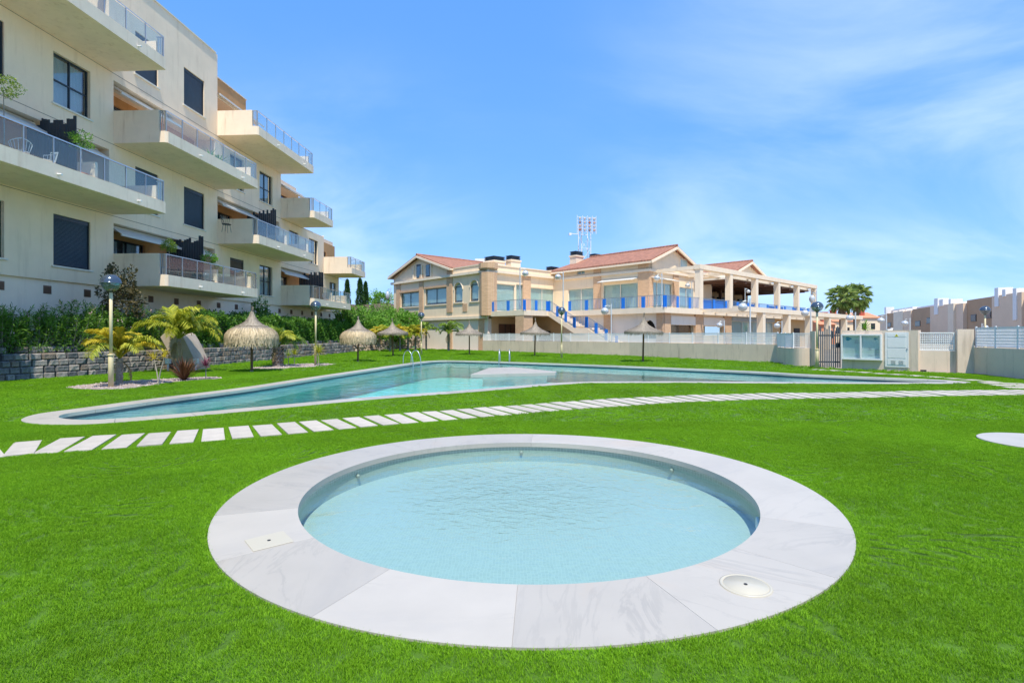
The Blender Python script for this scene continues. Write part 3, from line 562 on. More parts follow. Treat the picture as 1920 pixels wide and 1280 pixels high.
        ri = ng.nodes.new('GeometryNodeRotateInstances'); ng.links.new(ip_.outputs[0], ri.inputs[0]); er2 = ng.nodes.new('FunctionNodeEulerToRotation'); ng.links.new(yv, er2.inputs[0]); ng.links.new(er2.outputs[0], ri.inputs['Rotation'])
        ng.links.new(ri.outputs[0], jn.inputs[0])
    ng.links.new(jn.outputs[0], go.inputs[0])
    md = o.modifiers.new('turf', 'NODES'); md.node_group = ng
    return tag(o, {'grass': 'short bright green artificial grass round the wading pool in the foreground'}.get(name, 'short green artificial grass'), 'grass', kind='stuff')
g1 = grass(1.2, 9.2, .078, 270, .0025, .018, 'grass', .12, 11)
# trimmed edge: small tufts that follow the rims and the stones
ep = []
r_ = np.random.default_rng(5)
for h, dd in ((circ(KC, KR, 720), .012), (circ(SHC, SHR, 200), .012), (POOL_O, .02)):
    C = resample(h, .022); T = np.roll(C, -1, 0)-np.roll(C, 1, 0); T /= np.linalg.norm(T, axis=1)[:, None]; Nn = np.stack([T[:, 1], -T[:, 0]], 1); Nn *= (1 if np.sum(C[:, 0]*np.roll(C[:, 1], -1)-np.roll(C[:, 0], -1)*C[:, 1]) > 0 else -1)
    for k in range(4): ep.append(C+Nn*(dd+.02*k)+r_.uniform(-.008, .008, C.shape))
for C, wd, ln in STONES:
    T = np.gradient(C, axis=0); T /= np.linalg.norm(T, axis=1)[:, None]
    for c, t in zip(C, T):
        nn_ = np.array([-t[1], t[0]]); st_ = .022 if c[1] < 10 else .04
        for k in range(3):
            g_ = .008+.02*k; us = np.arange(-wd/2-g_, wd/2+g_, st_); vs_ = np.arange(-ln/2-g_, ln/2+g_, st_)
            for s_ in (-1, 1): ep.append(c+us[:, None]*t+s_*(ln/2+g_)*nn_); ep.append(c+vs_[:, None]*nn_+s_*(wd/2+g_)*t)
EP = np.vstack(ep); EP = EP+r_.uniform(-.006, .006, EP.shape); EP = EP[~in_rects(EP, .004)]; EP = EP[(EP[:, 1] > 1.6) & (np.abs(EP[:, 0]) < EP[:, 1]*1.05+1)]
EP = EP[~inside(EP, circ(KC, KR, 300))]; EP = EP[~inside(EP, POOL_O)]
ge_ = grass(0, 1, 1, 11, .0034, .021, 'grass_edging', .026, 21, given=EP); ge_['label'] = 'trimmed turf edging round the pool rims and stepping stones'
g2 = grass(9.2, 22, .15, 170, .0060, .023, 'grass', .20, 12); g2['label'] = 'short bright green artificial grass along the stepping stones and big pool'
g3 = grass(22, 60, .34, 150, .016, .028, 'grass', .42, 13); g3['label'] = 'short green artificial grass at the far side of the big pool'
# ------------------------------------------------------------------ apartment building on the left
AP0 = Vector((-19.37+.06*24.0, 24.0, 0)); APA = -math.atan(.06)
apt = empty('apartment_building', AP0, APA, 'cream four storey apartment building with stepped glass railed balconies and a brown top corner', 'apartment building')
B = lambda k: 7.65*(k-1)
ZB = lambda L: 3.70+3.21*(L-1)
ST = 3.21
UMIN = -15.3-1.5
UEND = {1: 26.4, 2: 28.6, 3: 20.8, 4: 12.9}
def bays(L):
    """(kind, u0, u1) along the facade for level L"""
    out = []
    for k in range(-1, 5):
        u0, u1 = B(k), min(B(k+1), UEND[L]); 
        if u0 >= UEND[L]-1.5: continue
        rec = (k % 2 == L % 2); out.append(('recess' if rec else 'wall', max(u0, UMIN), u1, k))
    return out
P = lambda u, v, z: (v, u, z)
RV = -1.28
# windows: (level, bay, slot): kind
WK = {(1, 0, 1): 'shutter', (1, 0, 0): 'glass', (3, 0, 1): 'glass', (3, 0, 0): 'shutter', (2, 1, 0): 'shutter', (2, 1, 1): 'shutter', (4, 1, 0): 'shutter', (4, 1, 1): 'shutter', (1, 2, 0): 'brown', (1, 2, 1): 'glass', (3, 2, 0): 'glass', (3, 2, 1): 'glass', (2, 3, 0): 'glass', (2, 3, 1): 'glass', (1, 4, 0): 'glass', (2, -1, 0): 'glass', (2, -1, 1): 'glass', (4, -1, 1): 'shutter', (4, -1, 0): 'shutter'}
holes = []; wins = []
for L in (1, 2, 3, 4):
    for kind, u0, u1, k in bays(L):
        zb = ZB(L); zt = zb+ST if L < 4 else 18.1
        if kind == 'recess':
            # an open terrace: the facade stays open from the slab to 2.85 m above it
            holes.append((u0 if k > -1 else UMIN, u1+.5 if u1 > UEND[L]-.1 else u1-.25, zb+.01, (zb+2.84 if u1 < UEND[L]-.1 else zt+.1) if L < 4 else 19))
        else:
            for s in (0, 1):
                a, b = (B(k)+1.28, B(k)+2.78) if s == 0 else (B(k)+4.7, B(k)+6.42)
                if b > u1 or a < UMIN: continue
                h = (a, b, zb+.56, zb+2.60); holes.append(h); wins.append((h, WK.get((L, k, s), 'glass')))
f = MB()
# stepped end of the facade: cut away beyond each storey's end
cut = [(UEND[L], 40, ZB(L)+(.0 if L > 1 else -.1), 30) for L in (1, 2, 3, 4)]
cellwall(f, [UMIN, 26.4], [ZB(1)-.04, 18.1], holes+[(UEND[4], 40, ZB(4), 30), (UEND[3], 40, ZB(3), 30), (26.4, 40, 0, 30)], -.28, 0, P)
wall = f.build('wall', M['stucco'], apt)
gj = MB()
for L in (2, 3, 4): gj.box(-.02, .004, UMIN, UEND[L]-.1, ZB(L)-.075, ZB(L)-.05)
gj.build('joint_groove', M['groove'], apt)
pl = MB(); pl.box(-.6, -.12, UMIN, 28.4, .7, 3.66); pl.build('plinth', M['stucco_pale'], apt)
# recess back walls, with a wide sliding door each
for L in (1, 2, 3, 4):
    for kind, u0, u1, k in bays(L):
        if kind != 'recess': continue
        zb = ZB(L); zt = (zb+2.84 if u1 < UEND[L]-.1 else zb+3.3) if L < 4 else 17.75; d0 = B(k)+.25; d1 = B(k)+3.55; ddoor = []
        if d1 < u1: ddoor.append((d0, d1, zb+.3, zb+2.42))
        if B(k)+6.9 < u1 and k < 3: ddoor.append((B(k)+5.7, B(k)+6.9, zb+.3, zb+2.42))
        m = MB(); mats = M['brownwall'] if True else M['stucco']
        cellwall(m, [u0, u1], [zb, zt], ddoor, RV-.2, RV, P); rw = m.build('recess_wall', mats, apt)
        # return wall at the far end of the recess and the ceiling above it
        m = MB()
        if u1 < UEND[L]-.1: m.box(RV, -.001, u1-.24, u1, zb, zt)
        m.box(RV-.2, -.001, u0-.02, u0, zb, zt); m.build('return_wall', M['stucco'], apt)
        for h in ddoor: wins.append((h+(RV,), 'slide'))
        if L == 4:
            c = MB(); c.box(RV-.2, 0.0, u0, u1, 17.36, 17.55) if False else None
fr_mesh = {}
def window(h, kind):
    a, b, c, d = h[:4]; v = h[4] if len(h) > 4 else 0.0; ins = v-.17; w_, h_ = b-a, d-c
    if kind in ('shutter', 'brown'):
        mb = MB(); mb.box(-.05, .05, 0, w_, 0, .05); mb.box(-.05, .05, 0, w_, h_-.16, h_); mb.box(-.05, .05, 0, .05, .05, h_-.16); mb.box(-.05, .05, w_-.05, w_, .05, h_-.16)
        fr = mb.build('roller_shutter', M['dkframe'], apt, loc=(ins+.06, a, c)); s = MB(); n = int((h_-.2)/.052); st = (h_-.21)/n
        for i in range(n): z = .05+i*st; s.add([(.0, .05, z), (.0, w_-.05, z), (.022, w_-.05, z+st*.35), (.022, .05, z+st*.35), (.022, w_-.05, z+st*.8), (.022, .05, z+st*.8), (0, w_-.05, z+st), (0, .05, z+st)], [(0, 1, 2, 3), (3, 2, 4, 5), (5, 4, 6, 7)])
        s.build('shutter_slats', M['navy'] if kind == 'shutter' else M['browns'], fr)['kind'] = 'stuff'
    else:
        mb = MB(); t = .055
        mb.box(-.04, .04, 0, w_, 0, t); mb.box(-.04, .04, 0, w_, h_-t, h_); mb.box(-.04, .04, 0, t, t, h_-t); mb.box(-.04, .04, w_-t, w_, t, h_-t)
        if kind == 'glass': mb.box(-.04, .04, w_/2-t/2, w_/2+t/2, t, h_-t); mb.box(-.038, .038, t, w_-t, h_*.47, h_*.47+t)
        else:
            for q in (.34, .67): mb.box(-.04, .04, w_*q-t/2, w_*q+t/2, t, h_-t)
        fr = mb.build('window', M['dkframe'], apt, loc=(ins, a, c))
        g = MB(); g.box(-.006, .006, t, w_-t, t, h_-t); g.build('pane', M['glass'], fr)
        cu = MB(); n = max(6, int(w_/.09)); vs = []
        gap = (random.uniform(.35, .6), random.uniform(.62, .8)) if kind == 'slide' else (2, 2)
        for i in range(n):
            q0, q1 = i/n, (i+1)/n
            if gap[0] < (q0+q1)/2 < gap[1]: continue
            x0, x1 = -.13-.03*(i % 2), -.13-.03*((i+1) % 2); cu.add([(x0, t+q0*(w_-2*t), t), (x1, t+q1*(w_-2*t), t), (x1, t+q1*(w_-2*t), h_-t), (x0, t+q0*(w_-2*t), h_-t)], [(0, 1, 2, 3)])
        cu.build('curtain', M['curtain'], fr)
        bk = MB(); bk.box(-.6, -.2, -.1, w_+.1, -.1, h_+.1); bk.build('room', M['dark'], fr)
    if v == 0.0:
        sl = MB(); sl.box(-.2, .07, a-.09, b+.09, c-.07, c-.004); sl.build('window_sill', M['offwhite'], apt)
for h, k in wins: window(h, k)
# solid body behind, roofs
bd = MB()
for L in (1, 2, 3, 4): bd.box(-13, -2.0, UMIN, UEND[L]-.02-(1.2 if L == 1 else 0), ZB(L) if L > 1 else .7, (ZB(L)+ST) if L < 4 else 17.3)
bd.build('building_body', M['stucco'], apt)
rf = MB()
for L in (1, 2, 3):  # terrace decks over the storeys that end further on
    rf.box(-13, RV-.201, UEND[L+1], UEND[L]+.02, ZB(L)+ST-.02, ZB(L)+ST+.5) if UEND[L] > UEND[L+1] else None
rf.build('roof_deck', M['stucco'], apt)
tw = MB(); tw.box(-13, RV-.21, 7.4, 12.9, ZB(4), 17.75); tw.build('top_storey', M['brownwall'], apt)
cp = MB(); cp.box(-.34, .05, UMIN, 7.46, 18.1, 18.16); cp.build('roof_coping', M['offwhite'], apt)
cp = MB(); cp.box(-.0, .0, 0, 0, 0, 0) if False else cp.box(RV-.26, RV+.05, 7.7, 12.95, 17.75, 17.81); cp.build('roof_coping', M['offwhite'], apt)
# slab edges over recesses (ceilings)
cl = MB()
for L in (1, 2, 3):
    for kind, u0, u1, k in bays(L):
        if kind == 'recess' and u1 < UEND[L]-.1: cl.box(RV-.2, -.28, u0, u1, ZB(L)+2.84, ZB(L)+ST)
cl.build('terrace_ceiling', M['stucco'], apt)
# louvred vents in the plinth
vm = MB(); vm.box(0, .012, 0, .34, 0, .32)
for i in range(7): vm.add([(.012, .02, .03+i*.04), (.012, .32, .03+i*.04), (.035, .32, .015+i*.04), (.035, .02, .015+i*.04)], [(0, 1, 2, 3), (3, 2, 1, 0)])
vmesh = vm.mesh('louvre_vent', M['louvre'])
for i in range(19): inst('louvre_vent', vmesh, apt, (-.119, -5.1+i*1.84, 3.12))
# ---- balconies
def balcony(k, L, u1=None, inst_parent=apt):
    u0 = B(k)+(.0); u1 = u1 or B(k+1)-.02; zb = ZB(L); D = 2.5; ln = u1-u0
    e = MB()
    out = [(0, 0), (D-.10, 0), (D, .10), (D, ln-.06), (D-.06, ln), (0, ln)]
    e.extr([(x, y, 0) for x, y in out], (0, 0, .30))
    e.extr([(D-.16, .16, .30), (D-.10, .0, .30), (D, .10, .30), (D, ln-.06, .30), (D-.06, ln, .30), (D-.16, ln-.16, .30)], (0, 0, .21))
    e.extr([(D-.38, .0, .30), (D-.10, 0, .30), (D-.16, .16, .30), (D-.38, .16, .30)], (0, 0, .21))
    e.extr([(D-.38, ln-.16, .30), (D-.16, ln-.16, .30), (D-.06, ln, .30), (D-.38, ln, .30)], (0, 0, .21))
    bo = e.build('balcony', M['fascia'], apt, loc=(0, u0, zb))
    s = MB(); s.box(.001, D-.38, 0, .14, .30, 1.46); s.build('side_wall', M['fascia'], bo)
    s = MB(); s.box(.001, D-.38, ln-.14, ln, .30, 1.24); s.build('side_wall', M['fascia'], bo)
    n = max(2, round((ln-.2)/1.12)); x = D-.09; zt = 1.43; mr = M['steel']
    h = MB(); h.bar((x, .08, zt), (x, ln-.08, zt), .045, .04); h.bar((D-.42, .07, zt), (x, .07, zt), .04); h.bar((D-.42, ln-.07, zt), (x, ln-.07, zt), .04); h.build('handrail', mr, bo)
    pmesh = MB().box(-.022, .022, -.012, .012, 0, zt-.51).mesh('railing_post', mr); st = (ln-.16)/n
    gm = MB().box(-.006, .006, .03, st-.03, .05, zt-.51-.05).mesh('glass_panel', M['rail_glass'])
    for i in range(n+1): inst('railing_post', pmesh, bo, (x, .08+i*st, .51))
    for i in range(n): inst('glass_panel', gm, bo, (x, .08+i*st, .51))
    for y in (.07, ln-.07):
        for i in range(3): inst('railing_post', pmesh, bo, (D-.38+.04+i*.1, y, .51))
    for i, q in enumerate((.30, .78)):   # water spouts
        if ln > 5: w_ = MB(); w_.tube([(D-.01, ln*q, .16), (D+.16, ln*q, .15)], .035, 8); w_.build('water_spout', M['white'], bo)
    return bo
for k, L, ue in ((0, 2, None), (0, 4, None), (1, 1, None), (1, 3, None), (2, 2, None), (2, 4, None), (3, 1, 22.8), (3, 3, 18.9), (4, 2, 26.6), (-1, 1, None), (-1, 3, None)): balcony(k, L, ue)
# awnings rolled or half open under the recess head
def awning(k, L, a, b, out=.55, drop=.34):
    zb = ZB(L)+2.80; m = MB(); m.box(-.5, -.34, a, b, zb-.2, zb); aw = m.build('awning', M['offwhite'], apt)
    c = MB(); c.extr([(-.34, a+.05, zb-.06), (-.34+out, a+.05, zb-.06-drop), (-.34+out, a+.05, zb-.075-drop), (-.34, a+.05, zb-.08)], (0, b-a-.1, 0)); c.box(-.36+out, -.31+out, a+.03, b-.03, zb-.16-drop, zb-.05-drop); c.build('canvas', M['awning'], aw)
for k, L in ((0, 2), (1, 1), (1, 3), (2, 2), (3, 1), (3, 3)):
    awning(k, L, B(k)+.15, B(k)+4.3)
    if k < 3 and (k, L) != (1, 3): awning(k, L, B(k)+5.5, B(k)+7.2)
awning(2, 4, B(2)+.1, B(2)+5.2, .4, .2)
# charcoal slat screens between terraces
def screen(k, L, du=4.25):
    r = random.Random(k*10+L); zb = ZB(L)+.3; h = MB(); h.box(-.62, 1.42, -.02, .02, .4, .46); h.box(-.62, 1.42, -.02, .02, 1.5, 1.56); sc = h.build('divider_screen', M['screen'], apt, loc=(0, B(k)+du, zb)); n = 15
    for i in range(n):
        q = MB(); w_ = 2.02/n; x = -.61+i*w_; q.box(x+.012, x+w_-.006, -.05, -.02, .05, 2.48+r.uniform(-.13, .22)+(.10 if i > 11 else 0)); q.build('slat', M['screen'], sc)
    q = MB(); q.box(0.01, 2.1, .03, .15, -.005, .95); q.build('partition_wall', M['fascia'], sc)
for k, L in ((0, 2), (1, 1), (2, 2), (3, 1)): screen(k, L)
# things on the balconies
def apw(u, v, z):
    c, s = math.cos(APA), math.sin(APA); return Vector((AP0.x+v*c-u*s, AP0.y+v*s+u*c, z))
# curved stair cheek wall in front of the retaining wall, with two small boxes
cw = empty('curved_stair_wall', (0, 0, 0), 0, 'beige curved concrete cheek wall leaning out of the stone retaining wall', 'wall')
Yc = 22.6; q = lambda px, py, Y=Yc: ((px-960)*Y/F, Y, HC-(py-HZ)*Y/F)
poly = [q(300, 632), (q(307, 625)), q(318, 621), q(330, 621.5), q(340, 627), q(348, 640), q(356, 656), q(364, 672), q(369, 687), (q(369, 694)[0], Yc, -.02), (q(327, 694)[0], Yc, -.02), q(323, 680), q(313, 656)]
m = MB(); m.extr(poly, (-.35, 1.6, 0)); bevel(m.build('wall', mat('grey_beige_concrete', (.46, .37, .29), .9, var=.12, vscale=2, bump=.4, stain=.5), cw), .03)
for px in (316, 368):
    a = q(px, 681, 22.2); m = MB(); m.box(a[0]-.09, a[0]+.09, 22.1, 22.25, a[2]-.02, a[2]+.2); m.box(a[0]-.03, a[0]+.03, 22.14, 22.2, 0, a[2]-.02); o = bevel(m.build('utility_box', M['white'], None), .01)
    tag(o, 'small white utility box on a post %s the curved beige stair wall' % ('left of' if px == 316 else 'right of'), 'box', 'utility boxes beside the curved stair wall')
# ------------------------------------------------------------------ stone retaining wall
M['stone'] = [mat('grey_block_%d' % i, c, .95, var=.3, vscale=9, bump=1.0, bscale=22) for i, c in enumerate([(.18, .172, .165), (.25, .225, .20), (.125, .122, .125), (.30, .27, .235), (.20, .16, .125)])]
rwall = empty('retaining_wall', (0, 0, 0), 0, 'dry stacked grey stone block retaining wall along the left edge of the lawn', 'retaining wall')
def rock(w_, h_, d_, seed, m):
    r = random.Random(seed); bm = bmesh.new(); 
    us = [0, .12, .5, .88, 1]; zs = [0, .16, .84, 1]; g = []
    for j, z in enumerate(zs):
        row = []
        for i, u in enumerate(us):
            edge = i in (0, 4) or j in (0, 3); x = (-.0 if edge else -.055-r.uniform(0, .035)); row.append(bm.verts.new((u*w_+r.uniform(-.008, .008), x, z*h_+r.uniform(-.006, .006))))
        g.append(row)
    for j in range(3):
        for i in range(4): bm.faces.new((g[j][i], g[j][i+1], g[j+1][i+1], g[j+1][i]))
    b = [bm.verts.new((0, d_, 0)), bm.verts.new((w_, d_, 0)), bm.verts.new((w_, d_, h_)), bm.verts.new((0, d_, h_))]
    bm.faces.new([b[3]]+g[3][::-1][::-1]+[b[2]]) ; bm.faces.new([g[j][0] for j in range(4)]+[b[3], b[0]]); bm.faces.new([g[j][4] for j in (3, 2, 1, 0)]+[b[1], b[2]])
    bmesh.ops.recalc_face_normals(bm, faces=bm.faces); me = bpy.data.meshes.new('stone_block'); bm.to_mesh(me); bm.free(); me.materials.append(m); return me
rocks = [(w_, rock(w_-.014, .218, .30, i*7+j, M['stone'][(i+j) % 5])) for i, w_ in enumerate((.25, .32, .37, .44)) for j in range(5)]
rc = resample(RW, .05, False); cand = []
for row in range(5):
    s = random.uniform(0, .4); i = 0
    off = row*.035+(.30 if row == 4 else 0)
    while True:
        w_, me = random.choice(rocks); a = int(s/.05); b = int((s+w_)/.05)
        if b >= len(rc)-1: break
        pa, pb = rc[a], rc[b]; dr = (pb-pa)/np.linalg.norm(pb-pa); nr = np.array([dr[1], -dr[0]])
        if not (row == 4 and random.random() < .12) and pa[1] > 5: cand.append((pa[1], me, (pa[0]-nr[0]*off, pa[1]-nr[1]*off, row*.223-.02+(.0)), math.atan2(dr[1], dr[0]), w_))
        s += w_
vis = [c for c in cand if c[0] > 15.2]; vis.sort(key=lambda c: c[0]); near = vis[:296]; rest = vis[296:]+[c for c in cand if c[0] <= 15.2]
for y, me, loc, a, w_ in near: inst('stone_block', me, rwall, loc, (0, 0, a+random.uniform(-.02, .02)), (1, random.uniform(.8, 1.25), 1))
mb = MB(); mb2 = {}
for y, me, loc, a, w_ in rest:
    c, s = math.cos(a), math.sin(a); mi = M['stone'].index(me.materials[0]); vs = [(loc[0]+v.co.x*c-v.co.y*s, loc[1]+v.co.x*s+v.co.y*c, loc[2]+v.co.z) for v in me.vertices]; mb.add(vs, [list(p.vertices) for p in me.polygons], mi)
o = mb.build('stone_blocks', M['stone'], rwall); o['kind'] = 'stuff'
mb = MB()
for i in range(0, len(RW)-1):
    a, b = RW[i], RW[i+1]; mb.add([(a[0]-.22, a[1], -.1), (b[0]-.22, b[1], -.1), (b[0]-.42, b[1], .88), (a[0]-.42, a[1], .88)], [(0, 1, 2, 3), (3, 2, 1, 0)])
mb.build('core', M['joint'], rwall)
# ------------------------------------------------------------------ rubble wall further back
rub = empty('rubble_wall', (0, 0, 0), 0, 'low wall of pale brown rubble stones behind the row of yellow palms', 'stone wall')
M['rub'] = [mat('rubble_%d' % i, c, .95, var=.25, vscale=6, bump=1, bscale=18) for i, c in enumerate([(.34, .27, .20), (.26, .19, .14), (.42, .34, .25), (.30, .25, .21)])]
def pebble(seed, m):
    r = random.Random(seed); bm = bmesh.new(); bmesh.ops.create_icosphere(bm, subdivisions=1, radius=.5)
    for v in bm.verts: v.co *= r.uniform(.8, 1.12); v.co.x = max(-.42, min(.42, v.co.x))
    me = bpy.data.meshes.new('rubble_stone'); bm.to_mesh(me); bm.free(); me.materials.append(m); return me
pebs = [pebble(i, M['rub'][i % 4]) for i in range(8)]
line = resample(np.array([(-14.0, 47.6), (-13.2, 52.5), (-10.2, 58.8)]), .34, False); cnt = 0
for row in range(4):
    for i, p in enumerate(line):
        s = random.uniform(.34, .48); inst('rubble_stone', random.choice(pebs), rub, (p[0]+random.uniform(-.05, .05)-.03*row, p[1]+random.uniform(-.1, .1)+.05*row, .12+row*.27+random.uniform(-.05, .05)), (random.uniform(0, 6), random.uniform(0, 6), random.uniform(0, 6)), (s*1.15, s*.8, s))
# ------------------------------------------------------------------ clubhouse
CT = Vector((12.3, 42.8, 0)); CE1 = Vector((.735, .678)); CE2 = Vector((-.678, .735)); CA = math.atan2(.678, .735)
club = empty('clubhouse', CT, CA, 'two storey cream and brick clubhouse with red tiled gables and blue posted balustrades', 'clubhouse')
def onP(px, py, p):
    k = (px-960)/F; r = (12.3+.735*p-k*(42.8+.678*p))/(.678+.735*k); Y = 42.8+.678*p+.735*r; return r, HC+(HZ-py)*Y/F
def onR(px, py, r):
    k = (px-960)/F; p = (k*(42.8+.735*r)-12.3+.678*r)/(.735-.678*k); Y = 42.8+.678*p+.735*r; return p, HC+(HZ-py)*Y/F
def brickmat():
    m = mat('tan_brick', (.52, .33, .20), .9); t = m.node_tree; b = t.nodes['Principled BSDF']; tc = N(t, 'ShaderNodeTexCoord'); ge = N(t, 'ShaderNodeVectorMath', operation='DOT_PRODUCT')
    sp = N(t, 'ShaderNodeSeparateXYZ'); t.links.new(tc.outputs['Object'], sp.inputs[0]); a = N(t, 'ShaderNodeMath', operation='ADD'); t.links.new(sp.outputs[0], a.inputs[0]); t.links.new(sp.outputs[1], a.inputs[1]); c = N(t, 'ShaderNodeCombineXYZ'); t.links.new(a.outputs[0], c.inputs[0]); t.links.new(sp.outputs[2], c.inputs[1])
    br = N(t, 'ShaderNodeTexBrick', inp={'Scale': 1, 'Mortar Size': .012, 'Brick Width': .25, 'Row Height': .075, 'Color1': (.66, .40, .22, 1), 'Color2': (.52, .30, .16, 1), 'Mortar': (.66, .50, .35, 1)}); t.links.new(c.outputs[0], br.inputs[0]); t.links.new(br.outputs[0], b.inputs['Base Color'])
    bp = N(t, 'ShaderNodeBump', inp={'Strength': .5, 'Distance': .01}); inv = N(t, 'ShaderNodeMath', operation='SUBTRACT', inp={0: 1}); t.links.new(br.outputs['Fac'], inv.inputs[1]); t.links.new(inv.outputs[0], bp.inputs['Height']); t.links.new(bp.outputs[0], b.inputs['Normal']); return m
M['brick'] = brickmat()
M['clubw'] = mat('club_cream_render', (.88, .70, .49), .9, var=.05, vscale=.5, bump=.2, bscale=40, stain=.3, stain_col=(.42, .31, .20))
M['clubt'] = mat('club_light_trim', (.84, .70, .53), .85, var=.05, vscale=1, stain=.35, stain_col=(.42, .32, .22))
M['clubpale'] = mat('club_pale_wall', (.84, .74, .62), .9, var=.04, vscale=.6, stain=.2)
M['ochre'] = mat('ochre_wall', (.62, .42, .22), .9, var=.05, vscale=1)
M['lblue'] = mat('blue_painted_metal', (.015, .19, .68), .45)
M['clubglass'] = glassmat('club_window_glass', (.93, .97, .97), 1.55)
M['blind'] = mat('pale_aqua_blind', (.48, .60, .57), .8, var=.08, vscale=1.5)
M['door'] = mat('brown_door', (.13, .06, .035), .5)
def rooftile():
    m = mat('red_roof_tile', (.37, .165, .105), .85, var=.3, vscale=3); t = m.node_tree; b = t.nodes['Principled BSDF']; tc = N(t, 'ShaderNodeTexCoord')
    w1 = N(t, 'ShaderNodeTexWave', inp={'Scale': 1.3, 'Distortion': .3}); w1.bands_direction = 'X'; w2 = N(t, 'ShaderNodeTexWave', inp={'Scale': .9, 'Distortion': .3}); w2.bands_direction = 'Y'; t.links.new(tc.outputs['Object'], w1.inputs[0]); t.links.new(tc.outputs['Object'], w2.inputs[0])
    ad = N(t, 'ShaderNodeMath', operation='ADD'); t.links.new(w1.outputs['Fac'], ad.inputs[0]); t.links.new(w2.outputs['Fac'], ad.inputs[1]); bp = N(t, 'ShaderNodeBump', inp={'Strength': .8, 'Distance': .06}); t.links.new(ad.outputs[0], bp.inputs['Height']); t.links.new(bp.outputs[0], b.inputs['Normal']); return m
M['rooftile'] = rooftile()
# walls: left wing, main block and the lower storey
wings = {'L': ([onP(752, 0, -4.6)[0], onP(786, 0, -4.6)[0], 4.8, 6.45], [onP(798, 0, -4.6)[0], onP(838, 0, -4.6)[0], 4.85, 6.6])}
def rng2(a, b): return (min(a, b), max(a, b))
def cwin(parent_plane, val, a, b, z0, z1, face, panes=2, blind=True, name='window', arch=False, frame='offwhite'):
    """a framed window in plane p=val ('p') or r=val ('r'); face = sign of the outward normal"""
    a, b = rng2(a, b); w_ = b-a; h_ = z1-z0; t = .07; n = 12
    put = (lambda s, d, z: (d, s, z)) if parent_plane == 'p' else (lambda s, d, z: (s, d, z))
    loc = (val, a, z0) if parent_plane == 'p' else (a, val, z0); ins = -face*.0
    def B_(mb, s0, s1, d0, d1, z0_, z1_): 
        if parent_plane == 'p': mb.box(d0, d1, s0, s1, z0_, z1_)
        else: mb.box(s0, s1, d0, d1, z0_, z1_)
    dd = sorted((-face*.10, -face*.16)); mb = MB()
    B_(mb, 0, w_, *dd, 0, t); B_(mb, 0, t, *dd, t, h_-t); B_(mb, w_-t, w_, *dd, t, h_-t); B_(mb, 0, w_, *dd, h_-t, h_)
    for i in range(1, panes): B_(mb, w_*i/panes-t/2, w_*i/panes+t/2, *dd, t, h_-t)
    fr = mb.build(name, M[frame] if frame != 'dk' else M['dkframe'], club, loc=loc)
    for i in range(panes):
        g = MB(); B_(g, t/2+(w_-t)*i/panes, t/2+(w_-t)*(i+1)/panes, -face*.13-.004, -face*.13+.004, t, h_-t); g.build('pane', M['clubglass'], fr)
    k = MB(); dd = sorted((-face*.22, -face*.24)); B_(k, -.05, w_+.05, *dd, h_*(random.uniform(0, .15) if blind else .9), h_+.02); k.build('blind', M['blind'], fr)
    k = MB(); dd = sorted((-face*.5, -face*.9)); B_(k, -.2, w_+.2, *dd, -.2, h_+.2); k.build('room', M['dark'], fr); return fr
LW = -4.6
hL = []
for x0, x1, z0, z1, pn in ((752, 786, 4.8, 6.45, 2), (798, 838, 4.85, 6.6, 2), (852, 867, 4.9, 6.9, 1), (882, 897, 4.9, 6.95, 1)):
    a, b = rng2(onP(x0, 0, LW)[0], onP(x1, 0, LW)[0]); hL.append((a, b, z0, z1, pn))
wl_ = MB(); cellwall(wl_, [16.8, 34.4], [3.4, 7.7], [h[:4] for h in hL], LW+.6, LW, lambda u, v, z: (v, u, z))
# gable and parapet above the cornice
wl_.extr([(LW, 22.7, 7.7), (LW, 34.4, 7.7), (LW, 34.4, 8.5), (LW, 28.6, 10.35), (LW, 22.7, 8.5)], (.5, 0, 0)); wl_.box(LW, LW+.4, 16.8, 22.7, 7.7, 8.42)
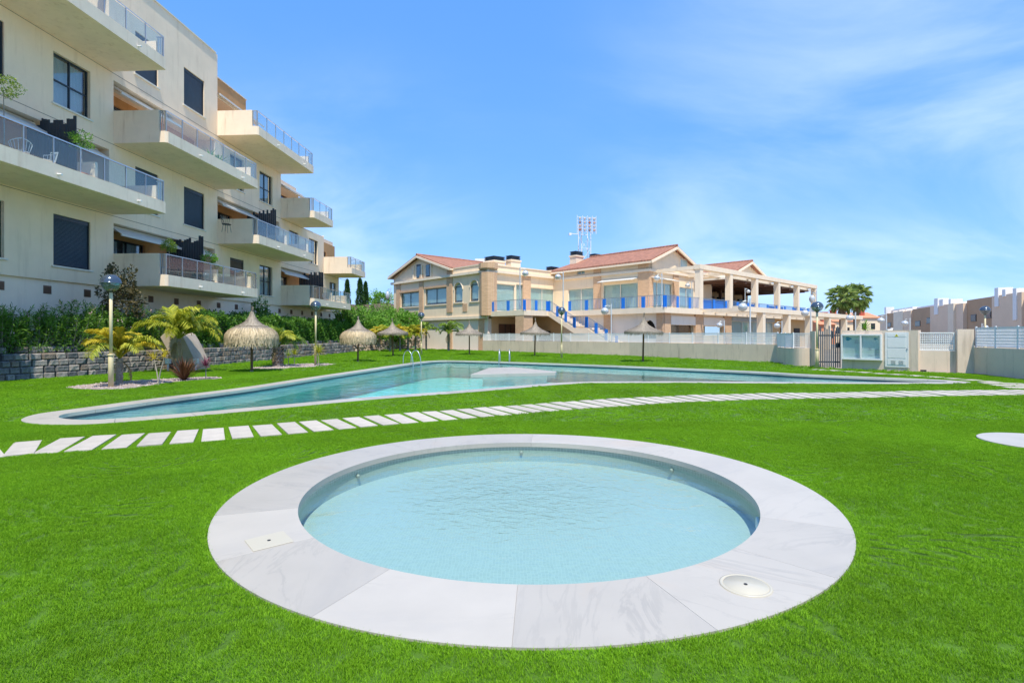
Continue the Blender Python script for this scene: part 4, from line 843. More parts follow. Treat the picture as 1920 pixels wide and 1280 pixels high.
# wing's facade to the right (r = 16.6)
W2 = [(920, 966, 3.85, 6.6, 1), (968, 981, 3.85, 6.7, 1), (995, 1039, 3.85, 6.5, 2)]; h2 = []
for x0, x1, z0, z1, pn in W2: a, b = rng2(onR(x0, 0, 16.6)[0], onR(x1, 0, 16.6)[0]); h2.append((a, b, z0, z1, pn))
cellwall(wl_, [LW+.02, 5.2], [3.4, 7.7], [h[:4] for h in h2], 17.1, 16.6, lambda u, v, z: (u, v, z)); wl_.box(LW+.4, 5.4, 16.62, 17.0, 7.7, 8.35)
wl_.box(LW+.6, 14, 17.1, 34.4, 3.4, 8.3); wl_.box(LW+.3, LW+.6, 33.9, 34.4, 3.4, 8.3)
wl_.build('wing_wall', M['clubw'], club)
for i, h in enumerate(hL):
    arch = i > 1
    cwin('p', LW, h[0], h[1], h[2], h[3]-(.35 if arch else 0), -1, h[4], name='window', frame='dk')
    if arch:  # arched head: a spandrel leaves a half round opening
        a, b = h[:2]; c = (a+b)/2; r_ = (b-a)/2; zc = h[3]-r_; n = 10; m = MB()
        pl_ = [(LW-.002, a, h[3]), (LW-.002, a, zc)]+[(LW-.002, c-r_*math.cos(math.pi*k/n), zc+r_*math.sin(math.pi*k/n)) for k in range(n+1)]+[(LW-.002, b, zc), (LW-.002, b, h[3])]
        left = [(LW-.002, a, h[3])]+[(LW-.002, c-r_*math.cos(math.pi*k/n), zc+r_*math.sin(math.pi*k/n)) for k in range(n//2+1)]; right = [(LW-.002, b, h[3])]+[(LW-.002, c+r_*math.cos(math.pi*k/n), zc+r_*math.sin(math.pi*k/n)) for k in range(n//2+1)]
        m.extr(left, (.25, 0, 0)); m.extr(right, (.25, 0, 0)); m.build('arch_spandrel', M['clubw'], club)
        g = MB(); g.extr([(LW+.2, a, h[3]-.4), (LW+.2, b, h[3]-.4), (LW+.2, b, h[3]), (LW+.2, a, h[3])], (.3, 0, 0)); g.build('arch_glass', M['blind'], club)
        m = MB(); m.tube([(LW-.02, c-r_*1.12*math.cos(math.pi*k/n), zc+r_*1.12*math.sin(math.pi*k/n)) for k in range(n+1)], .07, 6); m.build('arch_trim', M['clubt'], club)
    s = MB(); s.box(LW-.10, LW+.1, h[0]-.15, h[1]+.15, h[2]-.13, h[2]-.003); s.build('window_sill', M['clubt'], club)
    if not arch: s = MB(); s.box(LW-.12, LW-.002, h[0]-.2, h[1]+.2, h[3]+.06, h[3]+.26); s.build('lintel', M['brick'], club)
for h in h2: cwin('r', 16.6, *h[:4], -1, h[4], frame='offwhite')
# gable windows
for x0, x1 in ((781.5, 789), (799, 806.5)):
    a, b = rng2(onP(x0, 0, LW)[0], onP(x1, 0, LW)[0]); m = MB(); m.box(LW-.05, LW-.002, a-.0, b, 8.0, 9.55 if x0 < 790 else 9.35); w_ = m.build('gable_window', M['dkframe'], club); m = MB(); m.box(LW-.07, LW-.051, a+.08, b-.08, 8.1, 9.3); m.build('pane', M['clubglass'], w_)
for x in (776, 791.5, 809):
    a = onP(x, 0, LW)[0]; m = MB(); m.box(LW-.12, LW-.001, a-.12, a+.12, 7.95, 9.4); m.build('gable_pier', M['clubt'], club)
def band(a, b, c, d, z0, z1, name, m): k = MB(); k.box(a, b, c, d, z0, z1); return k.build(name, M[m], club)
band(LW-.28, LW-.001, 16.3, 34.7, 7.60, 7.86, 'cornice', 'clubt'); band(LW, 4.55, 16.30, 16.599, 7.60, 7.86, 'cornice', 'clubt')
band(LW-.14, LW-.001, 16.5, 34.5, 3.12, 3.40, 'string_course', 'clubt')
band(LW-.06, LW+.46, 16.7, 22.6, 8.42, 8.52, 'parapet_coping', 'clubt'); band(LW+.3, 5.4, 16.54, 17.06, 8.35, 8.45, 'parapet_coping', 'clubt')
for x0, x1 in ((744, 751), (786.8, 794), (838.5, 848.5)):
    a, b = rng2(onP(x0, 0, LW)[0], onP(x1, 0, LW)[0]); band(LW-.10, LW-.001, a, b, 3.9, 7.6, 'brick_pilaster', 'brick')
a, b = rng2(onP(868, 0, LW)[0], onP(876, 0, LW)[0]); band(LW-.05, LW-.001, a, b, 3.9, 4.7, 'brick_panel', 'brick')
for x0, x1 in ((786.8, 794), (838.5, 848.5)):
    a, b = rng2(onP(x0, 0, LW)[0], onP(x1, 0, LW)[0]); band(LW-.06, LW-.001, a, b, 7.86, 8.4, 'brick_panel', 'brick')
# octagonal brick corner pier
m = MB(); c = (LW+.25, 16.85); m.lathe([(.85, 3.4), (.85, 7.6)], 8, (c[0], c[1], 0)); m.build('corner_pier', M['brick'], club); m = MB(); m.lathe([(.85, 7.86), (.95, 8.0), (.95, 8.5), (0, 8.5)], 8, (c[0], c[1], 0)); m.build('corner_pier_top', M['brick'], club)
for x0, x1 in ((981, 995), (1040, 1056)):
    a, b = rng2(onR(x0, 0, 16.5)[0], onR(x1, 0, 16.5)[0]); band(a, b, 16.48, 16.599, 3.8, 7.6, 'brick_pilaster', 'brick')
# lower storey of the wing
m = MB(); m.box(LW+.15, LW+.6, 16.8, 34.4, -.03, 3.12); m.build('lower_wall', M['clubpale'], club)
for x in (843, 902): a = onP(x, 0, LW+.1)[0]; band(LW+.04, LW+.149, a-.45, a+.35, 0, 3.12, 'brick_pilaster', 'brick')
m = MB(); m.box(LW+.6, .3, 16.75, 17.2, -.03, 3.3); m.build('lower_wall', M['ochre'], club)
a, b = rng2(onR(937, 0, 16.6)[0], onR(969, 0, 16.6)[0]); dm = band(a, b, 16.66, 16.749, 0, 2.6, 'garage_door', 'door')
for q in (.33, .66): m = MB(); m.box(a+(b-a)*q-.03, a+(b-a)*q+.03, 16.63, 16.66, 0, 2.6); m.build('door_rib', M['dark'], dm)
# main block
hM = [(*rng2(onP(1065, 0, 4.8)[0], onP(1113, 0, 4.8)[0]), 3.85, 6.35, 2), (*rng2(onP(1130, 0, 4.8)[0], onP(1196, 0, 4.8)[0]), 3.85, 6.5, 2), (*rng2(onP(1082, 0, 4.8)[0], onP(1096, 0, 4.8)[0]), 7.75+.05, 8.2, 2)]
m = MB(); cellwall(m, [4.6, 16.6], [3.4, 8.4], [h[:4] for h in hM], 5.3, 4.8, lambda u, v, z: (v, u, z))
hG = [(*rng2(onR(1219.5, 0, 4.6)[0], onR(1261, 0, 4.6)[0]), 3.85, 6.5, 3), (*rng2(onR(1274, 0, 4.6)[0], onR(1302, 0, 4.6)[0]), 3.85, 6.3, 2)]
cellwall(m, [4.82, 13], [3.4, 8.4], [h[:4] for h in hG], 5.1, 4.6, lambda u, v, z: (u, v, z)); m.extr([(4.82, 4.6, 8.4), (13, 4.6, 8.4), (8.9, 4.6, 9.95)], (0, .5, 0))
m.box(5.3, 13, 5.1, 16.6, 3.4, 8.38); m.build('main_wall', M['clubw'], club)
for h in hM: cwin('p', 4.8, *h[:4], -1, h[4])
for h in hG: cwin('r', 4.6, *h[:4], -1, h[4])
for x0, x1 in ((1113.5, 1127), (1197, 1217)):
    a, b = rng2(onP(x0, 0, 4.8)[0], onP(x1, 0, 4.8)[0]); band(4.7, 4.799, max(a, 4.5), b, 3.8, 7.4, 'brick_pilaster', 'brick'); band(4.73, 4.799, max(a, 4.5), b, 7.75, 8.3, 'brick_panel', 'brick')
band(4.7, 5.35, 4.5, 4.599, 3.8, 7.4, 'brick_pilaster', 'brick'); a, b = rng2(onR(1263.5, 0, 4.5)[0], onR(1273, 0, 4.5)[0]); band(a, b, 4.5, 4.599, 3.8, 7.4, 'brick_pilaster', 'brick')
band(4.6, 4.799, 4.4, 16.3, 7.4, 7.62, 'cornice', 'clubt'); band(4.8, 13, 4.4, 4.599, 7.4, 7.62, 'cornice', 'clubt')
a, b = rng2(onR(1275, 0, 4.6)[0], onR(1288, 0, 4.6)[0]); k = band(a, b, 4.55, 4.599, 7.75, 9.15, 'gable_window', 'offwhite'); m = MB(); m.box(a+.1, b-.1, 4.53, 4.549, 7.85, 9.0); m.build('pane', M['blind'], k)
for (q, a, b, pl2) in (('p', hM[1][0], hM[1][1], 4.8), ('r', hG[0][0], hG[0][1], 4.6)):
    m = MB()
    if q == 'p': m.extr([(4.79, a, 6.95), (3.9, a, 6.72), (3.9, a, 6.66), (4.79, a, 6.85)], (0, b-a, 0))
    else: m.extr([(a, 4.59, 6.95), (a, 3.8, 6.72), (a, 3.8, 6.66), (a, 4.59, 6.85)], (b-a, 0, 0))
    m.build('awning', M['awning'], club)
# roofs
def gable_roof(axis, c, half, s0, s1, ze, zr, hip=0, over=.45):
    m = MB(); t = .16; sl = (zr-ze)/half; A = lambda s, d, z: ((s, c+d, z) if axis == 'p' else (c+d, s, z)); ho = half+over; zo = ze-sl*over
    for sg in (-1, 1):
        top = [A(s0, sg*ho, zo), A(s1, sg*ho, zo), A(s1-hip, 0, zr), A(s0, 0, zr)]; m.extr([(p[0], p[1], p[2]) for p in top], (0, 0, t))
    if hip: m.extr([A(s1, -ho, zo), A(s1, ho, zo), A(s1-hip, 0, zr)], (0, 0, t))
    rf = m.build('roof', M['rooftile'], club); b = MB()
    for sg in (-1, 1): b.bar(Vector(A(s0-.02, sg*(ho+.02), zo-.09)), Vector(A(s0-.02, 0, zr-.09)), .16, .22); b.bar(Vector(A(s0, sg*(ho-.05), zo-.08)), Vector(A(s1, sg*(ho-.05), zo-.08)), .2, .16)
    b.build('eave_board', M['clubt'], rf); r_ = MB(); r_.tube([A(s0-.05, 0, zr+t), A(s1-hip, 0, zr+t)], .13, 8); r_.build('ridge_tiles', M['rooftile'], rf); return rf
gable_roof('p', 28.6, 5.9, LW-.45, 6.5, 8.6, 10.45)
gable_roof('p', 26, 8.5, 6.5, 18, 8.45, 9.6, over=.1)
gable_roof('r', 8.9, 4.1, 4.1, 17.0, 8.45, 10.05, hip=2.2)
gable_roof('r', 25.7, 4.3, 4.0, 16.0, 8.6, 10.15)
m = MB(); m.extr([(21.4, 4.6, 7.3), (30.0, 4.6, 7.3), (30, 4.6, 8.6), (25.7, 4.6, 10.0), (21.4, 4.6, 8.6)], (0, 11, 0)); m.build('gable_wall', M['clubw'], club)
# terrace slabs
m = MB(); m.extr([(LW-.02, 11.5, 3.3), (-1.5, 11.5, 3.3), (0, 11.5, 3.3), (0, 0, 3.3), (36, 0, 3.3), (36, 4.5, 3.3), (4.79, 4.5, 3.3), (4.79, 16.59, 3.3), (LW-.02, 16.59, 3.3)], (0, 0, .47)); m.build('terrace_slab', M['clubt'], club)
m = MB(); m.extr([(13, 4.5, 3.3), (36, 4.5, 3.3), (36, 12, 3.3), (13, 12, 3.3)], (0, 0, .46)); m.build('terrace_slab', M['clubt'], club)
band(13.01, 17.5, 4.9, 5.2, 3.76, 7.2, 'upper_wall', 'clubw'); band(17.5, 36, 9.0, 9.3, 3.76, 7.2, 'upper_wall', 'ochre'); band(35.7, 36, 5, 9, 3.76, 7.0, 'upper_wall', 'ochre') if False else None
band(17.3, 17.5, 5.2, 9, 3.76, 7.0, 'upper_wall', 'clubw')
band(14.0, 36.0, 1.0, 12, 7.12, 7.28, 'terrace_roof', 'offwhite'); band(14.2, 35.8, 1.2, 11.8, 7.0, 7.119, 'roof_lining', 'door')
for i in range(9): band(15+i*2.4, 15.3+i*2.4, 1.2, 9, 6.82, 6.999, 'ceiling_beam', 'door')
for i in range(6): band(18.2+i*2.9, 19.9+i*2.9, 8.7, 8.99, 4.9, 6.3, 'bar_shelf', 'dkframe' if i % 2 else 'door')
for i in range(7): band(16.5+i*2.7, 17.5+i*2.7, 2.4, 3.4, 3.77, 4.55, 'terrace_table', 'dkframe' if i % 3 else 'lblue')
band(19, 30, 7.6, 8.4, 3.77, 4.9, 'bar_counter', 'door')
for i in range(5): band(19.5+i*3.2, 19.8+i*3.2, 6.4, 6.7, 3.77, 7.05, 'terrace_post', 'door')
# ground storey under the terrace
hB = [(*rng2(onR(1258, 0, .5)[0], onR(1303, 0, .5)[0]), 1.55, 2.35), (*rng2(onR(1319, 0, .5)[0], onR(1357, 0, .5)[0]), 1.5, 2.3)]
m = MB(); cellwall(m, [.5, onR(1372, 0, .5)[0]], [-.03, 3.3], hB, .9, .5, lambda u, v, z: (u, v, z)); m.build('lower_wall', M['clubw'], club)
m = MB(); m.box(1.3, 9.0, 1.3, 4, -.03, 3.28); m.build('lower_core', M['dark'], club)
for h in hB: band(h[0]-.15, h[1]+.15, .38, .499, 2.36, 3.1, 'shutter_box', 'clubpale'); band(h[0], h[1], .7, .74, 1.55, 2.3, 'window', 'clubglass')
for x0, x1 in ((1240, 1257), (1304, 1318), (1358, 1371)):
    a, b = rng2(onR(x0, 0, .4)[0], onR(x1, 0, .4)[0]); band(max(a, .3), b, .36, .499, 0, 3.3, 'brick_pilaster', 'brick')
a, b = rng2(onR(1374, 0, .5)[0], onR(1452, 0, .5)[0]); cwin('r', .6, a, b, .1, 2.9, -1, 4, name='glass_doors'); band(a-.1, b+.1, .5, .7, 2.9, 3.3, 'lintel', 'galv')
band(b+.1, 36, .8, 1.2, -.03, 3.3, 'lower_wall', 'ochre')
for i in range(3): band(b+2.5+i*4, b+4.2+i*4, .7, .799, 0, 2.3, 'door', 'dark')
# wall facing left with the arch opening
hA = (*rng2(onP(1203, 0, .5)[0], onP(1231, 0, .5)[0]), 1.2, 2.75); m = MB(); cellwall(m, [.5, 11.4], [-.03, 3.3], [hA], .9, .5, lambda u, v, z: (v, u, z)); m.build('lower_wall', M['clubpale'], club)
a, b = hA[:2]; c = (a+b)/2; r_ = (b-a)/2; n = 12
for sg in (-1, 1):
    m = MB(); m.extr([(.495, c+sg*r_, 2.75)]+[(.495, c+sg*r_*math.cos(math.pi/2*k/6), 2.75-1.3+1.3*math.sin(math.pi/2*k/6)) for k in range(7)], (.3, 0, 0)); m.build('arch_spandrel', M['clubpale'], club)
a, b = rng2(onP(1132, 0, .4)[0], onP(1146, 0, .4)[0]); band(.38, .499, a, b, 0, 3.3, 'brick_pilaster', 'brick'); a, b = rng2(onP(1231, 0, .4)[0], onP(1246, 0, .4)[0]); band(.36, .499, .36, b, 0, 3.3, 'brick_pilaster', 'brick')
band(LW, LW+1.15, 11.6, 12.7, -.03, 3.3, 'brick_column', 'brick'); band(.9, 1.2, 5, 16, -.03, 3.3, 'lower_wall', 'ochre')
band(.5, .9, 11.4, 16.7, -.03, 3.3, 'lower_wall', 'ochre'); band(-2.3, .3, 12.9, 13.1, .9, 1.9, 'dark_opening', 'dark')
# balustrades with blue posts
M['bluebar'] = mat('blue_grey_bars', (.12, .27, .55), .5)
bars = {}
def balustrade(a, b, z, n, blue=True, panel=False, dz=0):
    a = Vector((*a, z)); b = Vector((*b, z+dz)); bl = MB(); bl.bar(a+Vector((0, 0, .98)), b+Vector((0, 0, .98)), .05, .04); bl.bar(a+Vector((0, 0, .1)), b+Vector((0, 0, .1)), .03, .03); bo = bl.build('balustrade', M['galv'], club)
    L = (b-a).length; k = int(L/.16); t = MB()
    for i in range(1, k): q = a.lerp(b, i/k); t.bar(q+Vector((0, 0, .1)), q+Vector((0, 0, .98)), .022, .022)
    t.build('bars', M['bluebar'], bo)['kind'] = 'stuff'
    d = (b-a).normalized(); d.z = 0
    for i in range(n+1): q = a.lerp(b, i/n); m = MB(); m.bar(q-d*.16+Vector((0, 0, .45)), q+d*.16+Vector((0, 0, .45)), .08, .95); m.build('blue_post', M['lblue'], bo)
    if panel:
        for i in range(n):
            if (i % 3) == 2 and n > 6: continue
            m = MB(); m.bar(a.lerp(b, (i+.12)/n)+Vector((0, .12, .45)), a.lerp(b, (i+.88)/n)+Vector((0, .12, .45)), .03, .8); m.build('blue_panel', M['lblue'], bo)
balustrade((LW+.1, 16.0), (LW+.1, 11.6), 3.77, 2); balustrade((LW+.1, 11.6), (-1.5, 11.6), 3.77, 2); balustrade((.1, 10.2), (.1, .1), 3.77, 5); balustrade((.1, .1), (6, .1), 3.77, 3); balustrade((6, .1), (34.6, .1), 3.77, 12, panel=True)
# outside stair: two flights and a landing running down along the terrace front
sp2 = MB()
sp2.extr([(-1.5, 11.5, 3.3), (-1.5, 11.5, 3.77), (-1.5, 8.3, 2.15), (-1.5, 6.9, 2.15), (-1.5, 3.6, .45), (-1.5, 3.6, 0), (-1.5, 7.2, 1.6), (-1.5, 8.3, 1.65)], (1.49, 0, 0)); st = sp2.build('stair', M['clubt'], club)
for i in range(9): m = MB(); m.box(-1.45, -.05, 11.45-i*.35-.35, 11.45-i*.35, 3.77-.17*(i+1)-.0, 3.77-.17*(i+1)+.17*.9); m.build('step', M['clubt'], st)
for i in range(9): m = MB(); m.box(-1.45, -.05, 6.85-i*.35-.35, 6.85-i*.35, 2.15-.17*(i+1), 2.15-.17*(i+1)+.15); m.build('step', M['clubt'], st)
balustrade((-1.45, 11.4), (-1.45, 8.3), 3.77, 3, dz=-1.6); balustrade((-1.45, 8.3), (-1.45, 6.9), 2.17, 1); balustrade((-1.45, 6.9), (-1.45, 3.7), 2.17, 3, dz=-1.65)
# upper pergola
UP = 5.9; SP = 5.75
for i in range(6):
    p = UP+i*SP; o = band(p-.26, p+.26, -.02, .5, 3.78, 7.28, 'pergola_column', 'clubt')
band(UP-.35, UP+5*SP+.35, -.06, .54, 7.28, 7.70, 'pergola_beam', 'clubt')
for i in range(6): p = UP+i*SP; band(p-.2, p+.2, .541, 4.39 if i < 2 else 6, 7.30, 7.62, 'pergola_beam', 'clubt')
band(UP+.21, UP+SP*1.9, 2.3, 2.6, 7.32, 7.58, 'pergola_beam', 'clubt')
# lower pergola in front
for i in range(7):
    p = 8.6+i*5.2 if False else 9.9+i*5.83
    if i < 6: band(p-.27, p+.27, -3.75, -3.2, -.03, 3.45, 'pergola_column', 'clubt')
band(5.0, 39.6, -3.8, -3.15, 3.45, 3.88, 'pergola_beam', 'clubt')
for i in range(16): p = 6.2+i*2.2; band(p-.09, p+.09, -3.149, .35 if p < 36 else 3, 3.5, 3.78, 'pergola_slat', 'clubt')
# chimneys
for (x0, x1, yt, yb, pl_, v) in ((908, 926, 482, 498, 'p', -1.5), (958.5, 976, 478, 505, 'r', 19), (1034, 1048, 499, 508, 'r', 19), (1080, 1094, 470, 495, 'r', 15.0), (1116, 1128, 475, 486, 'r', 15.0)):
    if pl_ == 'p': r0, zt = onP(x0, yt, v); r1, zb = onP(x1, yb, v); p0, p1 = v, v+abs(r1-r0); r0, r1 = rng2(r0, r1)
    else: p0, zt = onR(x0, yt, v); p1, zb = onR(x1, yb, v); p0, p1 = rng2(p0, p1); r0, r1 = v, v+.9
    m = MB(); m.box(p0, p1, r0, r1, 7.9, zt-.5); m.box(p0-.08, p1+.08, r0-.08, r1+.08, zt-.62, zt-.46); ch = m.build('chimney', M['clubt'], club); m = MB()
    for i in range(4): m.box(p0+.02-.03*(i % 2), p1-.02+.03*(i % 2), r0+.02, r1-.02, zt-.44+i*.12, zt-.44+i*.12+.07)
    m.box(p0+.1, p1-.1, r0+.1, r1-.1, zt-.46, zt); m.build('chimney_cap', M['dkframe'], ch)
# ------------------------------------------------------------------ white building and floodlight mast behind
wb = empty('white_building', (-9, 112, 0), 0, 'plain white flat roofed building behind the left wing of the clubhouse', 'building')
m = MB(); m.box(-3.6, 3.0, 0, 9, 0, 16.0); m.box(1.2, 4.2, .5, 9, 0, 17.6); m.box(-3.65, 3.05, -.05, 9, 16.0, 16.4); m.build('wall', M['white'], wb)
for x in (-6.4, -4.9): m = MB(); m.box(x-.35, x+.35, 0, .7, 0, 17.8); m.build('chimney', M['white'], wb)
m = MB(); m.box(-.8, .2, 1, 2, 16.4, 17.4); m.build('roof_unit', M['dkframe'], wb)
def tower():
    Y = 95; X = (1096-960)*Y/F; t = empty('floodlight_mast', (X, Y, 0), R(12), 'tall white lattice floodlight mast rising behind the clubhouse roof', 'floodlight mast')
    m = MB(); zt = HC+(HZ-420)*Y/F; hw = .85
    for x, y in ((-hw, -hw), (hw, -hw), (hw, hw), (-hw, hw)): m.bar((x, y, 0), (x, y, zt), .10)
    for i in range(int(zt/2.4)):
        z = i*2.4; c = [(-hw, -hw), (hw, -hw), (hw, hw), (-hw, hw)]
        for k in range(4): a, b = c[k], c[(k+1) % 4]; m.bar((*a, z), (*b, z+2.4), .05); m.bar((*a, z), (*b, z), .05)
    m.build('lattice', M['white'], t); zc0 = HC+(HZ-438)*Y/F; zc1 = HC+(HZ-411)*Y/F; m = MB()
    for i in range(5): z = zc0+(zc1-zc0)*i/4; m.bar((-1.9, -1.5, z), (1.6, -1.5, z), .06)
    for x in (-1.9, -.9, 0, .9, 1.6): m.bar((x, -1.5, zc0-.3), (x, -1.5, zc1+.3), .06)
    fr = m.build('light_rack', M['white'], t); l = MB(); l.lathe([(.0, .22), (.20, .2), (.26, 0), (.24, -.02), (0, -.03)], 10); lms = [l.mesh('floodlight', [mat('lamp_housing_%d' % i, c_, .6)]) for i, c_ in enumerate(((.42, .17, .12), (.55, .50, .48), (.30, .24, .24), (.60, .40, .33)))]
    for i in range(4):
        for j in range(4): o = inst('floodlight', lms[(i*3+j*5+i*j) % 4], fr, (-1.45+j*.88, -1.72, zc0+(zc1-zc0)*(i+.5)/4), (R(100), 0, 0), (.95, .95, .95))
    m = MB(); m.bar((-3.2, -1.5, zc0-.4), (0, -1.5, zc0-.5), .1); m.box(-3.4, -3.0, -1.7, -1.3, zc0-.7, zc0-.3); m.build('side_arm', M['white'], t)
tower()
# ------------------------------------------------------------------ boundary walls and fences
M['wallr'] = mat('boundary_render', (.74, .59, .46), .9, var=.08, vscale=.8, bump=.3, bscale=40, stain=.85, stain_col=(.33, .26, .19))
M['fence'] = mat('white_fence_metal', (.74, .75, .76), .5)
def seg_wall(parent, pts, z0, z1, th, name='wall', m='wallr', cap=None, side=1):
    for i in range(len(pts)-1):
        a, b = Vector(pts[i][:2]).to_3d(), Vector(pts[i+1][:2]).to_3d(); d = (b-a).normalized(); n = Vector((-d.y, d.x, 0))*side
        e = d*(.0 if i == 0 else .0); k = MB(); k.extr([a+Vector((0, 0, z0)), b+Vector((0, 0, z0)), b+n*th+Vector((0, 0, z0)), a+n*th+Vector((0, 0, z0))], (0, 0, z1-z0)); o = k.build(name, M[m], parent)
        if cap: k = MB(); k.extr([a-n*.03+Vector((0, 0, z1+.002)), b-n*.03+Vector((0, 0, z1+.002)), b+n*(th+.03)+Vector((0, 0, z1+.002)), a+n*(th+.03)+Vector((0, 0, z1+.002))], (0, 0, .05)); k.build('coping', M['stucco_pale'], parent)
def fence(parent, pts, z0, z1, n, th, vb=.1, hb=0, hstep=None, bt=.016, m='fence', side=1, post=.05):
    pts = resample(np.array([p[:2] for p in pts], float), .02, False); P_ = pts[np.linspace(0, len(pts)-1, n+1).astype(int)]
    for i in range(n+1):
        k = MB(); p = P_[i]; k.box(-post/2, post/2, -post/2, post/2, z0, z1+.03); k.build('fence_post', M[m], parent, loc=(p[0], p[1], 0))
    for i in range(n):
        a, b = Vector((*P_[i], 0)), Vector((*P_[i+1], 0)); L = (b-a).length; d = (b-a)/L; k = MB()
        for z in (z0+.05, z1-.02): k.bar(a+Vector((0, 0, z)), b+Vector((0, 0, z)), .03)
        c = int(L/vb)
        for j in range(1, c): q = a+d*(L*j/c); k.bar(q+Vector((0, 0, z0+.05)), q+Vector((0, 0, z1-.02)), bt, bt)
        if hstep:
            zz = z0+.05+hstep
            while zz < z1-.04: k.bar(a+Vector((0, 0, zz)), b+Vector((0, 0, zz)), bt, bt); zz += hstep
        k.build('mesh_panel', M[m], parent)
bw = empty('boundary_wall', (0, 0, 0), 0, 'long low cream boundary wall with dark drip stains behind the far lawn', 'boundary wall')
off = Vector((0, 0, 0)); seg_wall(bw, BW, -.1, .98, .22)
fn = empty('mesh_fence', (0, 0, 0), 0, 'white metal mesh fence on top of the long low cream wall', 'fence')
nB = Vector((.12, .13)); pts = [(p.x+.07, p.y+.08) for p in BW]; fence(fn, pts, .98, 1.64, 15, .1, vb=.055, hstep=.09, bt=.02)
CV = [(14.30, 28.8), (13.8, 27.2), (13.6, 26.2), (13.75, 25.55), (14.28, 25.3)]
cv = catmull(CV, 5, False); cwv = empty('curved_boundary_wall', (0, 0, 0), 0, 'short curved boundary wall in shade between the long wall and the gate pillar', 'boundary wall'); seg_wall(cwv, cv, -.1, .86, .2)
fn2 = empty('mesh_fence', (0, 0, 0), 0, 'white mesh fence on the short curved wall left of the grey gate', 'fence'); fence(fn2, [(p[0]+.08, p[1]+.04) for p in cv], .86, 1.60, 4, .1, vb=.055, hstep=.09, bt=.016)
gp = empty('gate_pillar', (0, 0, 0), 0, 'square cream pillar on the left side of the grey gate', 'pillar'); m = MB(); m.box(14.2, 14.62, 25.0, 25.4, -.1, 1.68); m.build('pillar', M['wallr'], gp)
# gate
M['gate'] = mat('charcoal_gate_paint', (.075, .09, .11), .5)
ga, gb = Vector((14.00, 24.25, 0)), Vector((14.66, 23.92, 0)); gt = empty('garden_gate', ga, math.atan2((gb-ga).y, (gb-ga).x), 'grey metal garden gate of upright slats of uneven height', 'gate'); L = (gb-ga).length
L = .92; ga = Vector((14.0, 24.3, 0)); gt.location = (13.96, 24.35, 0); gt.rotation_euler.z = math.atan2(-.28, .9)
hs_ = [1.78, 1.92, 1.70, 1.86, 1.80, 1.95, 1.74, 1.88, 1.72, 1.93, 1.80]
for i, h_ in enumerate(hs_): m = MB(); x = .03+i*(L-.06)/10; m.box(x-.022, x+.022, -.02, .02, .03, h_*.985); m.build('slat', M['gate'], gt)
m = MB(); m.box(0, L, .021, .05, .25, .31); m.box(0, L, .021, .05, 1.45, 1.51); m.box(-.04, .0, -.02, .06, 0, 1.8); m.build('gate_frame', M['gate'], gt); m = MB(); m.box(L-.18, L-.04, -.06, -.021, .95, 1.15); m.build('lock_box', M['dkframe'], gt)
# notice wall with cabinet and utility door
na, nb = Vector((14.75, 23.85, 0)), Vector((16.42, 21.75, 0)); nl = (nb-na).length; nA = math.atan2((nb-na).y, (nb-na).x)
nw = empty('notice_wall', na, nA, 'cream rendered wall to the right of the gate carrying a notice cabinet and a meter door', 'wall')
dl = lambda px: (lambda k: ((k*na.y-na.x)/(((nb-na).x-k*(nb-na).y)/nl)))((px-960)/F)
zat = lambda px, py: HC-(py-HZ)*(na.y+(nb-na).y/nl*dl(px))/F
m = MB(); m.box(0, nl+.12, 0, .35, -.1, 1.70); m.build('wall', M['wallr'], nw)
nb_ = empty('notice_board', na, nA, 'white framed glass notice cabinet with teal crest and pinned papers on the cream wall', 'notice board')
x0, x1 = dl(1579), dl(1655); z0, z1 = .42, 1.54
m = MB(); m.box(x0, x1, -.16, -.002, z0, z0+.07); m.box(x0, x1, -.16, -.002, z1-.07, z1); m.box(x0, x0+.06, -.16, -.002, z0+.07, z1-.07); m.box(x1-.06, x1, -.16, -.002, z0+.07, z1-.07); m.box((x0+x1)/2-.03, (x0+x1)/2+.03, -.16, -.03, z0+.07, z1-.07); bevel(m.build('frame', M['white'], nb_), .004)
m = MB(); m.box(x0+.06, x1-.06, -.03, -.003, z0+.07, z1-.07); m.build('back_panel', mat('board_back', (.80, .86, .82), .8, var=.06, vscale=4), nb_)
for a, b in ((x0+.06, (x0+x1)/2-.03), ((x0+x1)/2+.03, x1-.06)): m = MB(); m.box(a, b, -.135, -.129, z0+.07, z1-.07); m.build('glass_door', M['clubglass'], nb_)
M['teal'] = mat('teal_print', (.02, .33, .45), .7); M['paper'] = mat('white_paper', (.75, .76, .74), .8)
def blot(cx, cz, r, parent):
    rr = random.Random(int(cx*99)); m = MB(); n = 14; m.extr([(cx+r*(1+.35*math.sin(3*k)+rr.uniform(-.15, .15))*math.cos(6.283*k/n)*1.3, -.034, cz+r*(1+.3*math.cos(5*k))*math.sin(6.283*k/n)*.8) for k in range(n)], (0, -.001, 0)); m.build('crest_print', M['teal'], parent)
blot(x0+.26, z1-.2, .09, nb_); blot(x1-.25, z1-.2, .055, nb_)
for a, c, w_, h_ in ((x0+.5, 1.12, .16, .2), (x0+.48, .55, .22, .06), (x1-.55, .60, .2, .05), (x1-.28, .62, .16, .3), ((x0+x1)/2+.26, .85, .12, .12)):
    m = MB(); m.box(a, a+w_, -.033, -.0305, c, c+h_); o = m.build('pinned_paper', M['paper'], nb_); m = MB()
    for q in range(max(1, int(h_/.035))): m.box(a+.015, a+w_-.02-.02*(q % 3), -.0345, -.0332, c+.012+q*.035, c+.02+q*.035)
    m.build('printed_lines', M['galv'], o)
